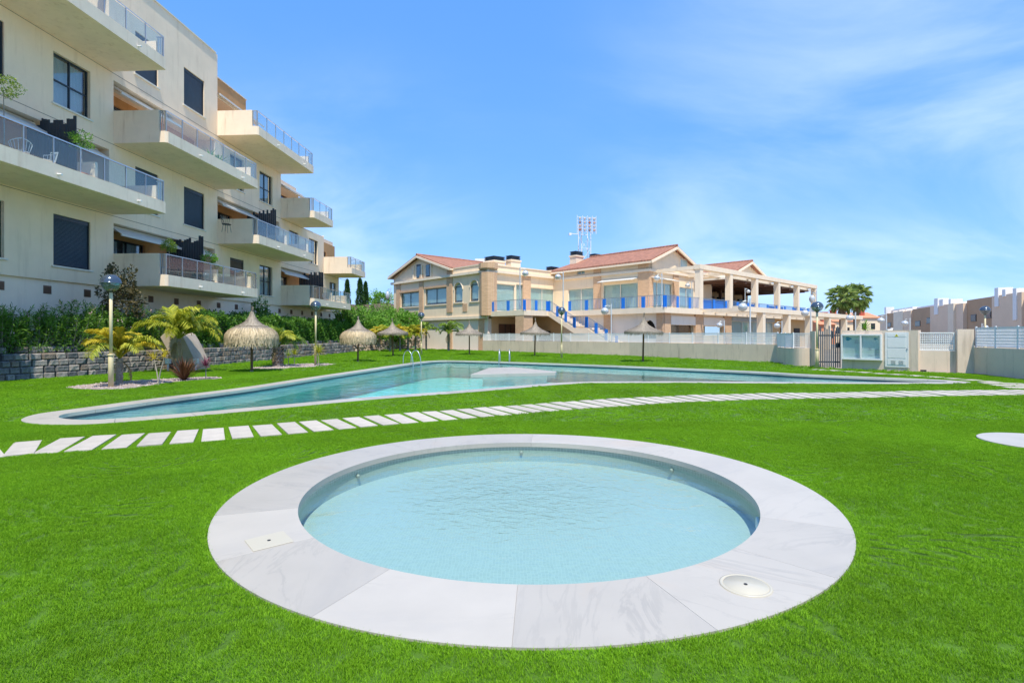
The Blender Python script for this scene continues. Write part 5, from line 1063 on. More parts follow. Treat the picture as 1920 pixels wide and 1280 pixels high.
ud = empty('meter_door', na, nA, 'white meter cabinet door with yellow warning triangle right of the notice cabinet', 'cabinet door'); x0, x1 = dl(1660), dl(1704); z0, z1 = .16, 1.62
m = MB(); m.box(x0, x1, -.03, -.002, z0, z1); d_ = bevel(m.build('frame', M['white'], ud), .003); xa, xb = x0+.09, x1-.09
for a, b in ((.10, .34), (.38, .78), (.82, 1.22), (1.26, 1.40)): m = MB(); m.box(xa, xb, -.042, -.031, z0+a, z0+b); bevel(m.build('door_panel', M['white'], ud), .004)
for q in (.2, .62):
    m = MB(); 
    for i in range(5): m.box(xa+(xb-xa)*q, xa+(xb-xa)*q+.16, -.05, -.043, z0+.14+i*.032, z0+.15+i*.032)
    m.build('vent_grille', mat('vent_shadow', (.5, .45, .4), .7), ud)
cx = (xa+xb)/2; m = MB(); m.extr([(cx-.07, -.043, z0+1.275), (cx+.07, -.043, z0+1.275), (cx, -.043, z0+1.39)], (0, -.003, 0)); tr_ = m.build('warning_triangle', mat('warning_yellow', (.75, .65, .05), .5), ud)
m = MB(); m.extr([(cx+.008, -.047, z0+1.365), (cx-.02, -.047, z0+1.325), (cx-.002, -.047, z0+1.325), (cx-.012, -.047, z0+1.288), (cx+.02, -.047, z0+1.335), (cx+.003, -.047, z0+1.335)], (0, -.002, 0)); m.build('lightning_mark', M['black'], tr_)
m = MB(); m.box(xb+.025, xb+.055, -.05, -.031, z0+.72, z0+.80); m.build('handle', M['galv'], ud)
# small fitting on the wall top
m = MB(); m.box(.0, .22, -.03, .05, 0, .05); m.box(.16, .24, -.03, .05, .05, .1); o = m.build('wall_sensor', M['white'], None, loc=(na+(nb-na)/nl*dl(1663)+Vector((0, 0, 1.70)))); tag(o, 'small white fitting on top of the cream wall above the meter door', 'sensor')
# lattice section
lw_ = empty('lattice_wall', (0, 0, 0), 0, 'low cream wall section with a dark drain slot under a white square lattice', 'wall'); A_, B_ = Vector((16.55, 21.78, 0)), Vector((17.62, 21.15, 0)); seg_wall(lw_, [A_, B_], -.1, .86, .2)
dd_ = (B_-A_).normalized(); ang = math.atan2(dd_.y, dd_.x); m = MB(); m.box(.10, .30, -.006, .0, .02, .09); m.build('drain_slot', M['black'], lw_, loc=A_, rot=(0, 0, ang))
lt_ = empty('lattice_screen', A_, ang, 'white square lattice screen on the low wall between the notice wall and the pillar', 'lattice'); LL = (B_-A_).length-.04; m = MB()
for z in (.90, 1.585): m.box(.0, LL, .03, .08, z-.025, z+.025)
for x in (0.025, LL-.025): m.box(x-.025, x+.025, .03, .08, .925, 1.56)
m.build('frame', M['white'], lt_); m = MB()
for i in range(1, 18): x = .05+i*(LL-.1)/18; m.box(x-.011, x+.011, .05, .06, .925, 1.56)
for i in range(1, 9): z = .925+i*.635/9; m.box(.05, LL-.05, .04, .05, z-.011, z+.011)
m.build('lattice_bars', M['white'], lt_)
pr_ = empty('wall_pillar', (0, 0, 0), 0, 'broad cream pillar standing between the lattice section and the right fence', 'pillar'); m = MB(); m.extr([(17.50, 20.95, -.1), (17.95, 20.72, -.1), (18.15, 21.1, -.1), (17.72, 21.35, -.1)], (0, 0, 1.83)); m.build('pillar', M['wallr'], pr_)
RWL = [(17.95, 20.74), (17.28, 18.0), (16.5, 13.5), (16.2, 9)]
rw_ = empty('right_boundary_wall', (0, 0, 0), 0, 'shaded cream boundary wall below the grille fence at the right edge', 'boundary wall'); seg_wall(rw_, RWL, -.1, 1.03, .22)
fn3 = empty('grille_fence', (0, 0, 0), 0, 'pale grey steel grille fence on top of the wall at the right edge', 'fence'); fence(fn3, [(p[0]+.1, p[1]) for p in RWL], 1.03, 1.80, 10, .1, vb=.055, hstep=.11, bt=.017, m='fence')
# ------------------------------------------------------------------ town houses on the right
M['tbrown'] = mat('townhouse_brown', (.50, .32, .19), .9, var=.06, vscale=.4); M['tpink'] = mat('townhouse_pinkish', (.80, .60, .43), .9, var=.05, vscale=.4)
TO = Vector((66, 69, 0)); TE = Vector((28, 68)).normalized(); TA = math.atan2(TE.y, TE.x)
def tpx(px): k = (px-960)/F; return (k*TO.y-TO.x)/(TE.x-k*TE.y)
def tz(px, py): s = tpx(px); return HC+(HZ-py)*(TO.y+TE.y*s)/F
def townhouse(label, brown, parts, wins_, chims, pergola):
    e = empty('townhouse', TO, TA, label, 'house', 'row of townhouses on the right')
    for (x0, x1, y, mt, prj) in [(brown[0], brown[1], brown[2], 'tbrown', 0)]+parts:
        s1, s0 = tpx(x0), tpx(x1); zt = tz((x0+x1)/2, y); m = MB(); m.box(s0, s1, -12, -prj, -.03, zt); m.build('wall', M[mt], e)
    for (x0, x1, y0, y1) in wins_:
        s1, s0 = tpx(x0), tpx(x1); m = MB(); m.box(s0, s1, .001, .08, tz(x0, y1), tz(x0, y0)); w_ = m.build('window', M['dkframe'], e); m = MB(); m.box(s0+.15, s1-.15, .081, .1, tz(x0, y1)+.15, tz(x0, y0)-.15); m.build('pane', M['darkpane'], w_)
    for (x0, x1, y, yb) in chims: s1, s0 = tpx(x0), tpx(x1); m = MB(); m.box(s0, s1, -1.0, .62, tz(x0, yb), tz(x0, y)); m.build('chimney', M['white'], e)
    x0, x1, y0, y1 = pergola; s1, s0 = tpx(x0), tpx(x1); za = tz(x1, y0); zb = tz(x1, y1)-.6; m = MB()
    for v in (-5, -.8): m.box(s0, s1, v, v+.25, za-.3, za)
    n = 4
    for i in range(n+1):
        s = s0+(s1-s0)*i/n; m.box(s-.12, s+.12, -4.75, -.8, za-.28, za-.02); 
        for v in (-5, -.8): m.box(s-.12, s+.12, v, v+.24, zb, za-.3)
    m.build('roof_pergola', M['white'], e)
townhouse('nearest brown and pinkish flat roofed townhouse at the right edge, topped by white chimneys', (1813, 1868, 559), [(1868, 1925, 551, 'tpink', -.5), (1925, 2010, 540, 'tbrown', 0)], [(1821, 1831, 590, 603), (1850, 1859, 584, 597)], [(1875, 1882, 540, 575), (1889.5, 1896, 543, 556), (1910, 1917, 541, 600)], (1817, 1905, 548, 566))
townhouse('middle brown and pinkish flat roofed townhouse with a white roof frame, right of the palms', (1711, 1750, 577), [(1750, 1788, 572, 'tpink', -.5), (1788, 1799, 569, 'clubt', -.8), (1799, 1813, 569, 'tpink', -.5)], [(1716.5, 1726, 602, 612), (1738, 1747, 596, 607)], [(1759, 1766, 560, 590), (1769, 1776, 562, 574), (1787, 1791, 561, 572)], (1713, 1780, 566, 583))
townhouse('farthest and smallest brown and pinkish townhouse of the row on the right', (1663, 1679, 587), [(1679, 1697, 584, 'clubt', -.4), (1697, 1711, 583, 'tpink', -.3), (1646, 1663, 590, 'tpink', 0)], [(1664.5, 1671, 605, 613)], [(1664, 1667, 576, 588)], (1655, 1705, 575, 590))
M['terra'] = mat('orange_terracotta_render', (.62, .26, .14), .9, var=.1, vscale=.5)
for lab, x0, x1, yt, mw, Y, ch in (('small cream house with an orange roof seen through the lower pergola columns', 1562, 1600, 592, 'clubw', 96, 1574), ('low cream house with an orange tiled roof and red chimney between palms and townhouses', 1606, 1650, 586, 'clubt', 104, 1627), ('orange rendered low house behind the lower pergola left of the palms', 1538, 1566, 597, 'terra', 88, 1557)):
    X0, X1 = (x0-960)*Y/F, (x1-960)*Y/F; zt = HC+(HZ-yt)*Y/F; e = empty('small_house', (X0, Y, 0), 0, lab, 'house'); w_ = X1-X0; m = MB(); m.box(0, w_, 0, 8, -.03, zt-1.0); m.build('wall', M[mw], e)
    m = MB(); m.extr([(-.2, -.3, zt-1.0), (-.2, 8.3, zt-1.0), (-.2, 4, zt+.2)], (w_+.4, 0, 0)); m.build('roof', M['terra'], e); cx = (ch-960)*Y/F-X0; m = MB(); m.box(cx-.4, cx+.4, 1.5, 2.3, zt-1, zt+1.0); m.box(cx-.55, cx+.55, 1.4, 2.4, zt+1.0, zt+1.15); m.build('chimney', mat('red_chimney', (.45, .10, .06), .8), e)
    for q in (.25, .7): m = MB(); m.box(w_*q-.4, w_*q+.4, -.05, -.002, zt-3.2, zt-2.1); wn_ = m.build('window', M['dkframe'], e); m = MB(); m.box(w_*q-.32, w_*q+.32, -.07, -.051, zt-3.1, zt-2.2); m.build('pane', M['clubglass'], wn_)
# ------------------------------------------------------------------ plants
def leafmat(name, c1, c2, trans=.3, rough=.5):
    m = bpy.data.materials.new(name); m.use_nodes = True; t = m.node_tree; b = t.nodes['Principled BSDF']; b.inputs['Roughness'].default_value = rough; b.inputs['Specular IOR Level'].default_value = .35
    ge = N(t, 'ShaderNodeNewGeometry'); cr = N(t, 'ShaderNodeValToRGB'); t.links.new(ge.outputs['Random Per Island'], cr.inputs[0]); cr.color_ramp.elements[0].color = (*c1, 1); cr.color_ramp.elements[1].color = (*c2, 1)
    t.links.new(cr.outputs[0], b.inputs['Base Color']); tr = N(t, 'ShaderNodeBsdfTranslucent'); t.links.new(cr.outputs[0], tr.inputs[0]); ms = N(t, 'ShaderNodeMixShader', inp={0: trans}); t.links.new(b.outputs[0], ms.inputs[1]); t.links.new(tr.outputs[0], ms.inputs[2]); t.links.new(ms.outputs[0], t.nodes['Material Output'].inputs[0]); return m
M['l_ole'] = leafmat('oleander_leaf', (.05, .13, .015), (.20, .38, .04)); M['l_hedge'] = leafmat('hedge_leaf', (.045, .125, .014), (.16, .34, .035)); M['l_bright'] = leafmat('bright_leaf', (.08, .22, .02), (.26, .50, .06))
M['l_yel'] = leafmat('yellow_green_frond', (.20, .27, .02), (.58, .55, .05), .35); M['l_gold'] = leafmat('golden_frond', (.42, .36, .02), (.75, .58, .05), .35); M['l_palm'] = leafmat('green_frond', (.10, .20, .02), (.34, .44, .06), .35)
M['l_fan'] = leafmat('fan_palm_leaf', (.16, .27, .05), (.52, .60, .20), .4); M['l_red'] = leafmat('red_blade', (.09, .030, .018), (.24, .10, .04), .2); M['l_purple'] = leafmat('purple_blade', (.10, .018, .05), (.26, .06, .10), .2); M['l_cyp'] = leafmat('cypress_spray', (.022, .075, .015), (.07, .17, .035), .15); M['l_dry'] = leafmat('reddish_climber_leaf', (.05, .05, .02), (.17, .13, .05), .2)
M['flower'] = mat('pink_flower', (.75, .48, .48), .7, trans=.3); M['bark'] = mat('pale_bark', (.30, .26, .22), .95, var=.35, vscale=14, bump=1, bscale=30); M['palmbark'] = mat('palm_trunk', (.26, .22, .19), .95, var=.4, vscale=16, bump=1, bscale=24); M['stem'] = mat('grey_stem', (.36, .31, .25), .9, var=.2, vscale=10)
def cloud(name, Pn, size, aspect, m, parent=None, up=.3, out=None, smooth=False, droop=0):
    """one small bent leaf per point"""
    n = len(Pn); d = rng.normal(size=(n, 3)); 
    if out is not None: d += out*1.2
    d[:, 2] += up-droop; d /= np.linalg.norm(d, axis=1)[:, None]; q = rng.normal(size=(n, 3)); s = np.cross(d, q); s /= np.linalg.norm(s, axis=1)[:, None]; nn = np.cross(d, s)
    L = size*rng.uniform(.6, 1.3, (n, 1)); W = L*aspect*.5; a = Pn; b = Pn+d*L*.5+s*W+nn*L*.06; c = Pn+d*L; e = Pn+d*L*.5-s*W+nn*L*.06
    V = np.stack([a, b, c, e], 1).reshape(-1, 3); idx = np.arange(n)*4; Fq = np.stack([idx, idx+1, idx+2, idx, idx+2, idx+3], 1).reshape(-1, 3)
    me = bpy.data.meshes.new(name); me.vertices.add(len(V)); me.vertices.foreach_set('co', V.astype(np.float32).ravel()); me.loops.add(Fq.size); me.loops.foreach_set('vertex_index', Fq.ravel().astype(np.int32)); me.polygons.add(len(Fq)); me.polygons.foreach_set('loop_start', np.arange(0, Fq.size, 3, dtype=np.int32)); me.polygons.foreach_set('loop_total', np.full(len(Fq), 3, np.int32)); me.materials.append(m); me.update(calc_edges=True); me.validate()
    return me
def clumpy(n, centre, rad, clumps=40, cr=.32, lo=.5):
    c = rng.normal(size=(clumps, 3)); c /= np.linalg.norm(c, axis=1)[:, None]; c *= rng.uniform(lo, 1, (clumps, 1)); k = rng.integers(0, clumps, n); o = rng.normal(size=(n, 3)); o /= np.linalg.norm(o, axis=1)[:, None]; o *= rng.uniform(.3, 1, (n, 1))**.6*cr*rng.uniform(.6, 1.3, clumps)[k][:, None]
    P_ = c[k]+o; out = P_/np.maximum(np.linalg.norm(P_, axis=1), .2)[:, None]; return P_*np.array(rad)+np.array(centre), out
# oleander shrubs behind the wall
def oleander(seed):
    r = random.Random(seed); np.random.seed(seed); stems = MB(); P_ = []; O_ = []; tips = []
    for i in range(75):
        a = r.uniform(0, 6.28); q = math.sqrt(r.random()); x, y = q*math.cos(a)*.95, q*math.sin(a)*.75; h = r.uniform(1.0, 2.05)*(1-.30*q*q); b = (x*.25, y*.25, 0); m_ = (x*.8, y*.8, h*.55); t_ = (x*1.05, y*1.05, h)
        if i < 22: stems.tube([b, m_, t_], [.022, .014, .006], 4, caps=False)
        tips.append(t_); L = r.uniform(.35, .7)
        for j in range(30):
            f_ = j/30; z = h-L*f_; P_.append((t_[0]-x*.12*f_+r.uniform(-.05, .05), t_[1]-y*.12*f_+r.uniform(-.05, .05), z)); an = r.uniform(0, 6.28); O_.append((math.cos(an), math.sin(an), .7-.5*f_))
    for i in range(1100):
        a = r.uniform(0, 6.28); q = math.sqrt(r.uniform(.5, 1)); P_.append((q*math.cos(a)*.95, q*math.sin(a)*.75, r.uniform(.1, 1.35))); O_.append((math.cos(a), math.sin(a), .3))
    lm = cloud('foliage', np.array(P_), .17, .17, M['l_ole'], out=np.array(O_), up=.2)
    fl = [t for t in tips if r.random() < .16]; Q = np.repeat(np.array(fl), 9, 0)+rng.normal(size=(len(fl)*9, 3))*.04; fm = cloud('flower_cluster', Q+np.array((0, 0, .05)), .05, .9, M['flower'])
    return stems.mesh('stems', M['stem']), lm, fm
OL = [oleander(s) for s in (1, 2, 3)]
rc2 = resample(RW, .98, False); ol_i = 0
OLL = ['oleander bush with pale pink flowers above the stone wall at the left edge', 'dense green oleander bush above the grey block wall']
ols = []
for p in rc2:
    if 13.5 < p[1] < 27.0:
        st_, lm, fm = OL[ol_i % 3]; e = empty('oleander_shrub', (p[0]-.95+random.uniform(-.15, .1), p[1], .84), random.uniform(0, 6.28), 'green oleander bush with a few pale pink flowers in the row above the stone wall', 'shrub', 'oleander bushes above the wall'); s = (1.0 if p[1] < 22 else .9)*random.uniform(.92, 1.08); e.scale = (s, s, s*random.uniform(.9, 1.06)); ols.append(e)
        inst('stems', st_, e); inst('foliage', lm, e); inst('flower_cluster', fm, e); ol_i += 1
# low spill of foliage in front of the bushes' feet
P_ = []
for p in resample(RW, .05, False):
    if 13 < p[1] < 26.5:
        for _ in range(16): P_.append((p[0]-random.uniform(.25, 1.1), p[1]+random.uniform(-.1, .1), .82+abs(random.gauss(0, .22))))
tag(inst('ground_cover', cloud('ground_cover', np.array(P_), .11, .3, M['l_hedge'], up=.8)), 'low dark green ground cover at the feet of the oleander bushes', 'ground cover', kind='stuff')
# hedge further on
P_ = []; O_ = []
hc = resample(RW, .04, False)
for p in hc:
    if 25.5 < p[1] < 47.6:
        w_ = .62; top = 1.62+.12*math.sin(p[1]*1.9)+.10*math.sin(p[1]*4.3+1)
        for _ in range(48):
            if random.random() < .68: z = random.uniform(0, top); x = w_*(1+.12*math.sin(p[1]*2.6+z*3)+.1*math.sin(p[1]*7+z*5)); P_.append((p[0]-1.05+x*.9+random.gauss(0, .05), p[1]+random.uniform(-.05, .05), .86+z)); O_.append((1, 0, .25))
            else: P_.append((p[0]-1.05+random.uniform(-w_, w_), p[1]+random.uniform(-.05, .05), .86+top+random.gauss(0, .07))); O_.append((.1, 0, 1))
he = empty('hedge', (0, 0, 0), 0, 'long dark green leafy hedge above the grey block wall behind the thatched umbrellas', 'hedge'); inst('foliage', cloud('foliage', np.array(P_), .13, .5, M['l_hedge'], out=np.array(O_)), he)['kind'] = 'stuff'
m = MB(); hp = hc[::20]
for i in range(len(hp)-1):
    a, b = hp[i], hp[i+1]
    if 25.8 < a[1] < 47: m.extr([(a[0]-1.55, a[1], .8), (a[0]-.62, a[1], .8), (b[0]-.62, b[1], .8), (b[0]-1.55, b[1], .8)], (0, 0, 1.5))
m.build('shade_core', mat('hedge_shade', (.015, .03, .01), .95), he)  # solid core, coloured dark for the shade inside the hedge
def bush(name, loc, rad, n, size, m, label, cat='shrub', group=None, trunk=None, clumps=40, aspect=.5, cr=.32):
    P_, out = clumpy(n, (0, 0, 0), rad, clumps, cr); e = empty(name, loc, 0, label, cat, group); inst('foliage' if trunk is None else 'crown', cloud('foliage', P_, size, aspect, m, out=out), e, (0, 0, rad[2]*.9+(trunk or 0)))
    t = MB(); 
    if trunk: t.tube([(0, 0, -.2), (.03, .02, trunk*.6), (0, 0, trunk+rad[2])], [.09*rad[0]+.03, .06*rad[0]+.02, .03], 7)
    for i in range(6): a = i*1.05; t.tube([(0, 0, (trunk or 0)), (rad[0]*.5*math.cos(a), rad[1]*.5*math.sin(a), (trunk or 0)+rad[2]*random.uniform(.8, 1.2))], [.03*rad[0]+.01, .01], 5)
    t.build('trunk', M['bark'], e); return e
def at(px, py, Y): return Vector(((px-960)*Y/F, Y, HC-(py-HZ)*Y/F))
# reddish climber on the building, ivy column, shrubs at the building's end
a = at(228, 600, 22.0); bush('climbing_shrub', (a.x, a.y, 1.0), (.85, .7, 1.55), 3600, .12, M['l_dry'], 'loose reddish green climber bush beside the first balcony behind the tall lamp', trunk=.4, clumps=60, cr=.22)
a = at(488, 600, 34.5); bush('ivy_column', (a.x, a.y, .9), (.55, .5, 1.55), 4200, .12, M['l_hedge'], 'dark green ivy covered column between the first two ground floor balconies', clumps=50)
a = at(642, 600, 47.5); bush('evergreen_shrub', (a.x, a.y, 1.0), (1.1, 1.0, 1.5), 4000, .18, M['l_hedge'], 'dark evergreen shrub at the far corner of the apartment building')
rs = random.Random(21)
BL = ['bright bush on the slope just right of the last balcony', 'large bright bush in the upper middle of the slope below the cypress pair', 'bright bush on the slope under the small round skyline tree', 'bright bush on the upper slope next to the clubhouse corner', 'bright bush low on the slope between the second mushroom parasol and the yellow palms', 'bright bush low on the slope directly behind the second mushroom parasol', 'bright bush low on the slope behind the middle yellow palm', 'bright bush against the lower clubhouse wall at the right end of the slope', 'smallest bright bush against the clubhouse wall under the first wide window', 'leftmost low bush on the slope beside the dark evergreen', 'low bush just behind the right yellow palms']
for i, (px, py, Y, s) in enumerate(((662, 585, 54, 1.7), (690, 592, 56, 1.8), (716, 582, 62, 1.9), (735, 592, 60, 1.6), (700, 612, 53, 1.5), (672, 606, 51, 1.4), (728, 608, 55, 1.5), (757, 600, 58, 1.4), (768, 594, 59.5, 1.0), (650, 615, 50, 1.3), (748, 618, 55, 1.2))):
    a = at(px, py, Y); bush('round_shrub', (a.x, a.y, a.z-s*1.05), (s, s, s*.85), 2300, .22, M['l_bright'], BL[i], group='bushes on the slope', clumps=34)
for lab, px, yt, yb, Y in (('slim dark cypress just beyond the last balcony, leftmost of three', 651, 525, 585, 66), ('tallest and broadest cypress of the pair on the slope', 675, 523, 585, 68), ('slim cypress at the right of the pair on the slope', 685.5, 529, 585, 70)):
    a = at(px, yb, Y); zt = at(px, yt, Y).z; h = zt-a.z; n = 4200; z = rng.uniform(0, 1, n); an = rng.uniform(0, 6.28, n); rr = (.47 if 'broad' not in lab else .60)*np.sqrt(np.clip(1-z, 0, 1))*(.9+.2*np.sin(z*23+an*2))*(rng.uniform(.75, 1, n)); P_ = np.stack([rr*np.cos(an), rr*np.sin(an), z*h], 1); out = np.stack([np.cos(an)*.5, np.sin(an)*.5, np.full(n, 1.2)], 1)
    e = empty('cypress_tree', (a.x, a.y, a.z), 0, lab, 'tree'); inst('crown', cloud('crown', P_, .22, .3, M['l_cyp'], out=out), e); m = MB(); m.tube([(0, 0, -.6), (0, 0, h*.7)], [.14, .04], 6); m.build('trunk', M['bark'], e)
a = at(713, 575, 84); bush('round_tree', (a.x, a.y, a.z-1.6), (2.4, 2.2, 1.7), 3800, .28, M['l_bright'], 'small round green tree on the skyline between the cypresses and the clubhouse', cat='tree', trunk=.9)
# feather palms
def frond(L, e0, e1, ll, m, n=30, w_=.03, seed=0, vdroop=.5):
    r = random.Random(seed); mb = MB(); pts = []; p = Vector((0, 0, 0)); K = 14
    for i in range(K+1):
        pts.append(p.copy()); e = e0+(e1-e0)*(i/K)**1.2; p = p+Vector((math.cos(e), 0, math.sin(e)))*L/K
    mb.tube(pts, [.018*(1-.8*i/K)+.004 for i in range(K+1)], 4, caps=False)
    for i in range(n):
        f_ = .16+.84*i/(n-1); x = f_*K; k = min(int(x), K-1); q = pts[k].lerp(pts[k+1], x-k); d = (pts[k+1]-pts[k]).normalized(); l_ = ll*(math.sin(math.pi*(f_*.86+.08))**.6)*r.uniform(.85, 1.12)
        for sg in (-1, 1):
            sd_ = Vector((0, sg, 0)); dr_ = (sd_*.75+d*.62+Vector((0, 0, r.uniform(.05, .5)))).normalized(); q2 = q+dr_*l_*.55; q3 = q+dr_*l_*.93+Vector((0, 0, -vdroop*l_*r.uniform(.6, 1.2))); n_ = dr_.cross(Vector((0, 0, 1))).normalized()*w_/2
            mb.add([q-n_*.5, q+n_*.5, q2+n_, q2-n_, q3], [(0, 1, 2, 3), (3, 2, 4)])
    return mb.mesh('frond', m)
def palm(loc, label, fr, th, tr, count, group=None, up=(.2, 1.2), name='palm_tree', tname=None, scale=1, yaw=0, thick=None):
    e = empty(name, loc, yaw, label, 'palm tree', group); r = random.Random(int(loc[0]*100)); m = MB(); K = 10
    prof = [(tr*(1.35 if i == 0 else 1.15 if thick and i < 7 else 1)*(1+.08*((i % 2)*2-1)), th*i/K) for i in range(K+1)]; m.lathe(prof, 12, jit=.06); m.build('trunk', M['palmbark'], e)
    if thick:
        s_ = MB()
        for i in range(70): an = i*2.4; z = th*(.06+.9*i/70); rr = tr*1.15; c = Vector((math.cos(an), math.sin(an), 0)); t_ = Vector((-c.y, c.x, 0)); b = c*rr*.9+Vector((0, 0, z)); s_.add([b-t_*tr*.35, b+t_*tr*.35, b+c*tr*.45+Vector((0, 0, th*.10))+t_*tr*.15, b+c*tr*.45+Vector((0, 0, th*.10))-t_*tr*.15], [(0, 1, 2, 3), (3, 2, 1, 0)])
        s_.build('leaf_base', M['stem'], e)
    for i in range(count):
        f_ = i/count; az = i*2.399+r.uniform(-.3, .3); o = inst('frond', fr[i % len(fr)], e, (0, 0, th-.02), (0, -r.uniform(*up)*(1-f_*.3)+.0, az)); o.rotation_euler = Euler((r.uniform(-.3, .3), -(up[0]+(up[1]-up[0])*f_)+.6, az)); s = scale*r.uniform(.75, 1.18); o.scale = (s, s*r.uniform(.8, 1.15), s)
    for i in range(3): az = r.uniform(0, 6.28); o = inst('dry_frond', FD, e, (0, 0, th-.05)); o.rotation_euler = Euler((r.uniform(-.2, .2), 1.15+r.uniform(-.1, .15), az)); s = scale*.55; o.scale = (s, s, s)
    return e
FY = [frond(1.25, 1.2, -.75, .42, M['l_yel'], 46, .030, s, .55) for s in range(3)]; FG = [frond(1.25, 1.35, -.45, .36, M['l_gold'], 46, .030, s, .45) for s in range(3)]; FP = [frond(1.25, 1.15, -.85, .42, M['l_palm'], 46, .030, s, .55) for s in range(3)]
FD = frond(1.25, .5, -.6, .25, mat('dry_brown_frond', (.34, .24, .12), .9, island=.3), 30, .022, 9, .9)
a = G(224, 721); palm((a.x, a.y, 0), 'golden yellow feather palm on a grey trunk right behind the tall lamp post', FG[:2]+FY[:1], .80, .095, 20, scale=1.02)
a = G(335, 698); palm((a.x, a.y, 0), 'arching yellow green feather palm in front of the curved beige stair wall', FY, 1.35, .075, 15, scale=1.3)
a = G(521, 687); palm((a.x, a.y, 0), 'green feather palm with a thick scaly trunk between the two mushroom shaped umbrellas', FP[:2]+FY[:1], .95, .20, 13, scale=1.15, thick=True)
for i, (px, py, yt, k) in enumerate(((712, 656.5, 632, 0), (731, 657.5, 636, 1), (750, 657, 634, 0), (765, 656.5, 636, 1), (779, 656, 634, 0))):
    a = G(px, py+1.5); palm((a.x, a.y, 0), ['bushy yellow palm in the row before the rubble wall, leftmost of five', 'bushy yellow palm in the row before the rubble wall, just behind the left flat parasol', 'bushy yellow palm in the row before the rubble wall, middle of five', 'bushy yellow palm in the row before the rubble wall, fourth from the left', 'bushy yellow palm in the row before the rubble wall, nearest the clubhouse'][i], (FG if k == 0 else FY), 1.3, .09, 20, group='yellow palms before the rubble wall', scale=1.15)
a = G(799, 656.5); palm((a.x, a.y, 0), 'slender yellow green palm just right of the far lamp before the clubhouse wall', FP, 1.9, .09, 11, scale=1.15)
a = G(841, 658); palm((a.x, a.y, 0), 'arching green palm standing before the pale clubhouse wall, left of the second parasol', FP, 1.65, .11, 13, scale=1.3)
# blade plants
def rosette(n, L, w_, m, e0=.2, e1=1.5, droop=.5, seed=0, r0=.02):
    r = random.Random(seed); mb = MB()
    for i in range(n):
        az = r.uniform(0, 6.28); e = r.uniform(e0, e1); l_ = L*r.uniform(.7, 1.1); p = Vector((math.cos(az)*r0, math.sin(az)*r0, 0)); pts = [p.copy()]; K = 4
        for k in range(K): ee = e-droop*(k/K)*r.uniform(.6, 1.3); p = p+Vector((math.cos(az)*math.cos(ee), math.sin(az)*math.cos(ee), math.sin(ee)))*l_/K; pts.append(p.copy())
        s = Vector((-math.sin(az), math.cos(az), 0)); o = [w_*q/2 for q in (.6, 1, .9, .6, .08)]; vs = []
        for q, ww in zip(pts, o): vs += [q-s*ww, q+s*ww]
        mb.add(vs, [(2*k, 2*k+1, 2*k+3, 2*k+2) for k in range(K)])
    return mb.mesh('leaves', m)
def spiky(px, py, label, m, th, L, n, w_=.022, name='cordyline_plant', e0=.0, e1=1.5, droop=.6, Y=None, lean=(0, 0), tr=.018, stems=1):
    a = G(px, py); e = empty(name, (a.x, a.y, 0), 0, label, 'plant')
    for k in range(stems):
        dx, dy = lean if k == 0 else (-lean[0]+.02, lean[1]+.05); sx = .0 if k == 0 else .03; t = MB(); hh = th*(1 if k == 0 else .93)
        if th > 0: t.tube([(sx, 0, 0), (sx+dx*.4, dy*.4, hh*.5), (sx+dx, dy, hh)], [tr*1.1, tr, tr*.8], 6); t.build('stem', M['stem'], e)
        inst('leaves', rosette(n, L, w_, m, e0, e1, droop, int(px)+k), e, (sx+dx, dy, hh))
    return e
spiky(296, 722, 'spindly young plant with two pale stems and a yellow tuft left of the red grass', M['l_gold'], .84, .30, 34, .018, lean=(.2, 0), stems=2, name='young_yucca_plant', e0=-.2)
spiky(345, 713, 'bushy red brown flax clump on the gravel bed', M['l_red'], 0, .85, 190, .026, name='flax_plant', e0=.55, e1=1.55, droop=.35)
spiky(386, 711, 'purple spiky cordyline on the right end of the gravel bed', M['l_purple'], .46, .40, 90, .022, e0=-.3, droop=.5)
spiky(541, 684, 'small yellow green yucca, left of two beside the scaly trunked palm', M['l_palm'], .45, .40, 60, .025, name='small_yucca_plant', e0=-.1)
spiky(552, 683, 'small yellow green yucca, right of two beside the scaly trunked palm', M['l_yel'], .52, .42, 60, .025, name='small_yucca_plant', e0=-.1)
spiky(597.5, 685, 'bright yellow green cordyline on a thin stem hugging the second lamp post', M['l_yel'], .62, .55, 110, .028, e0=-.2, droop=.7)
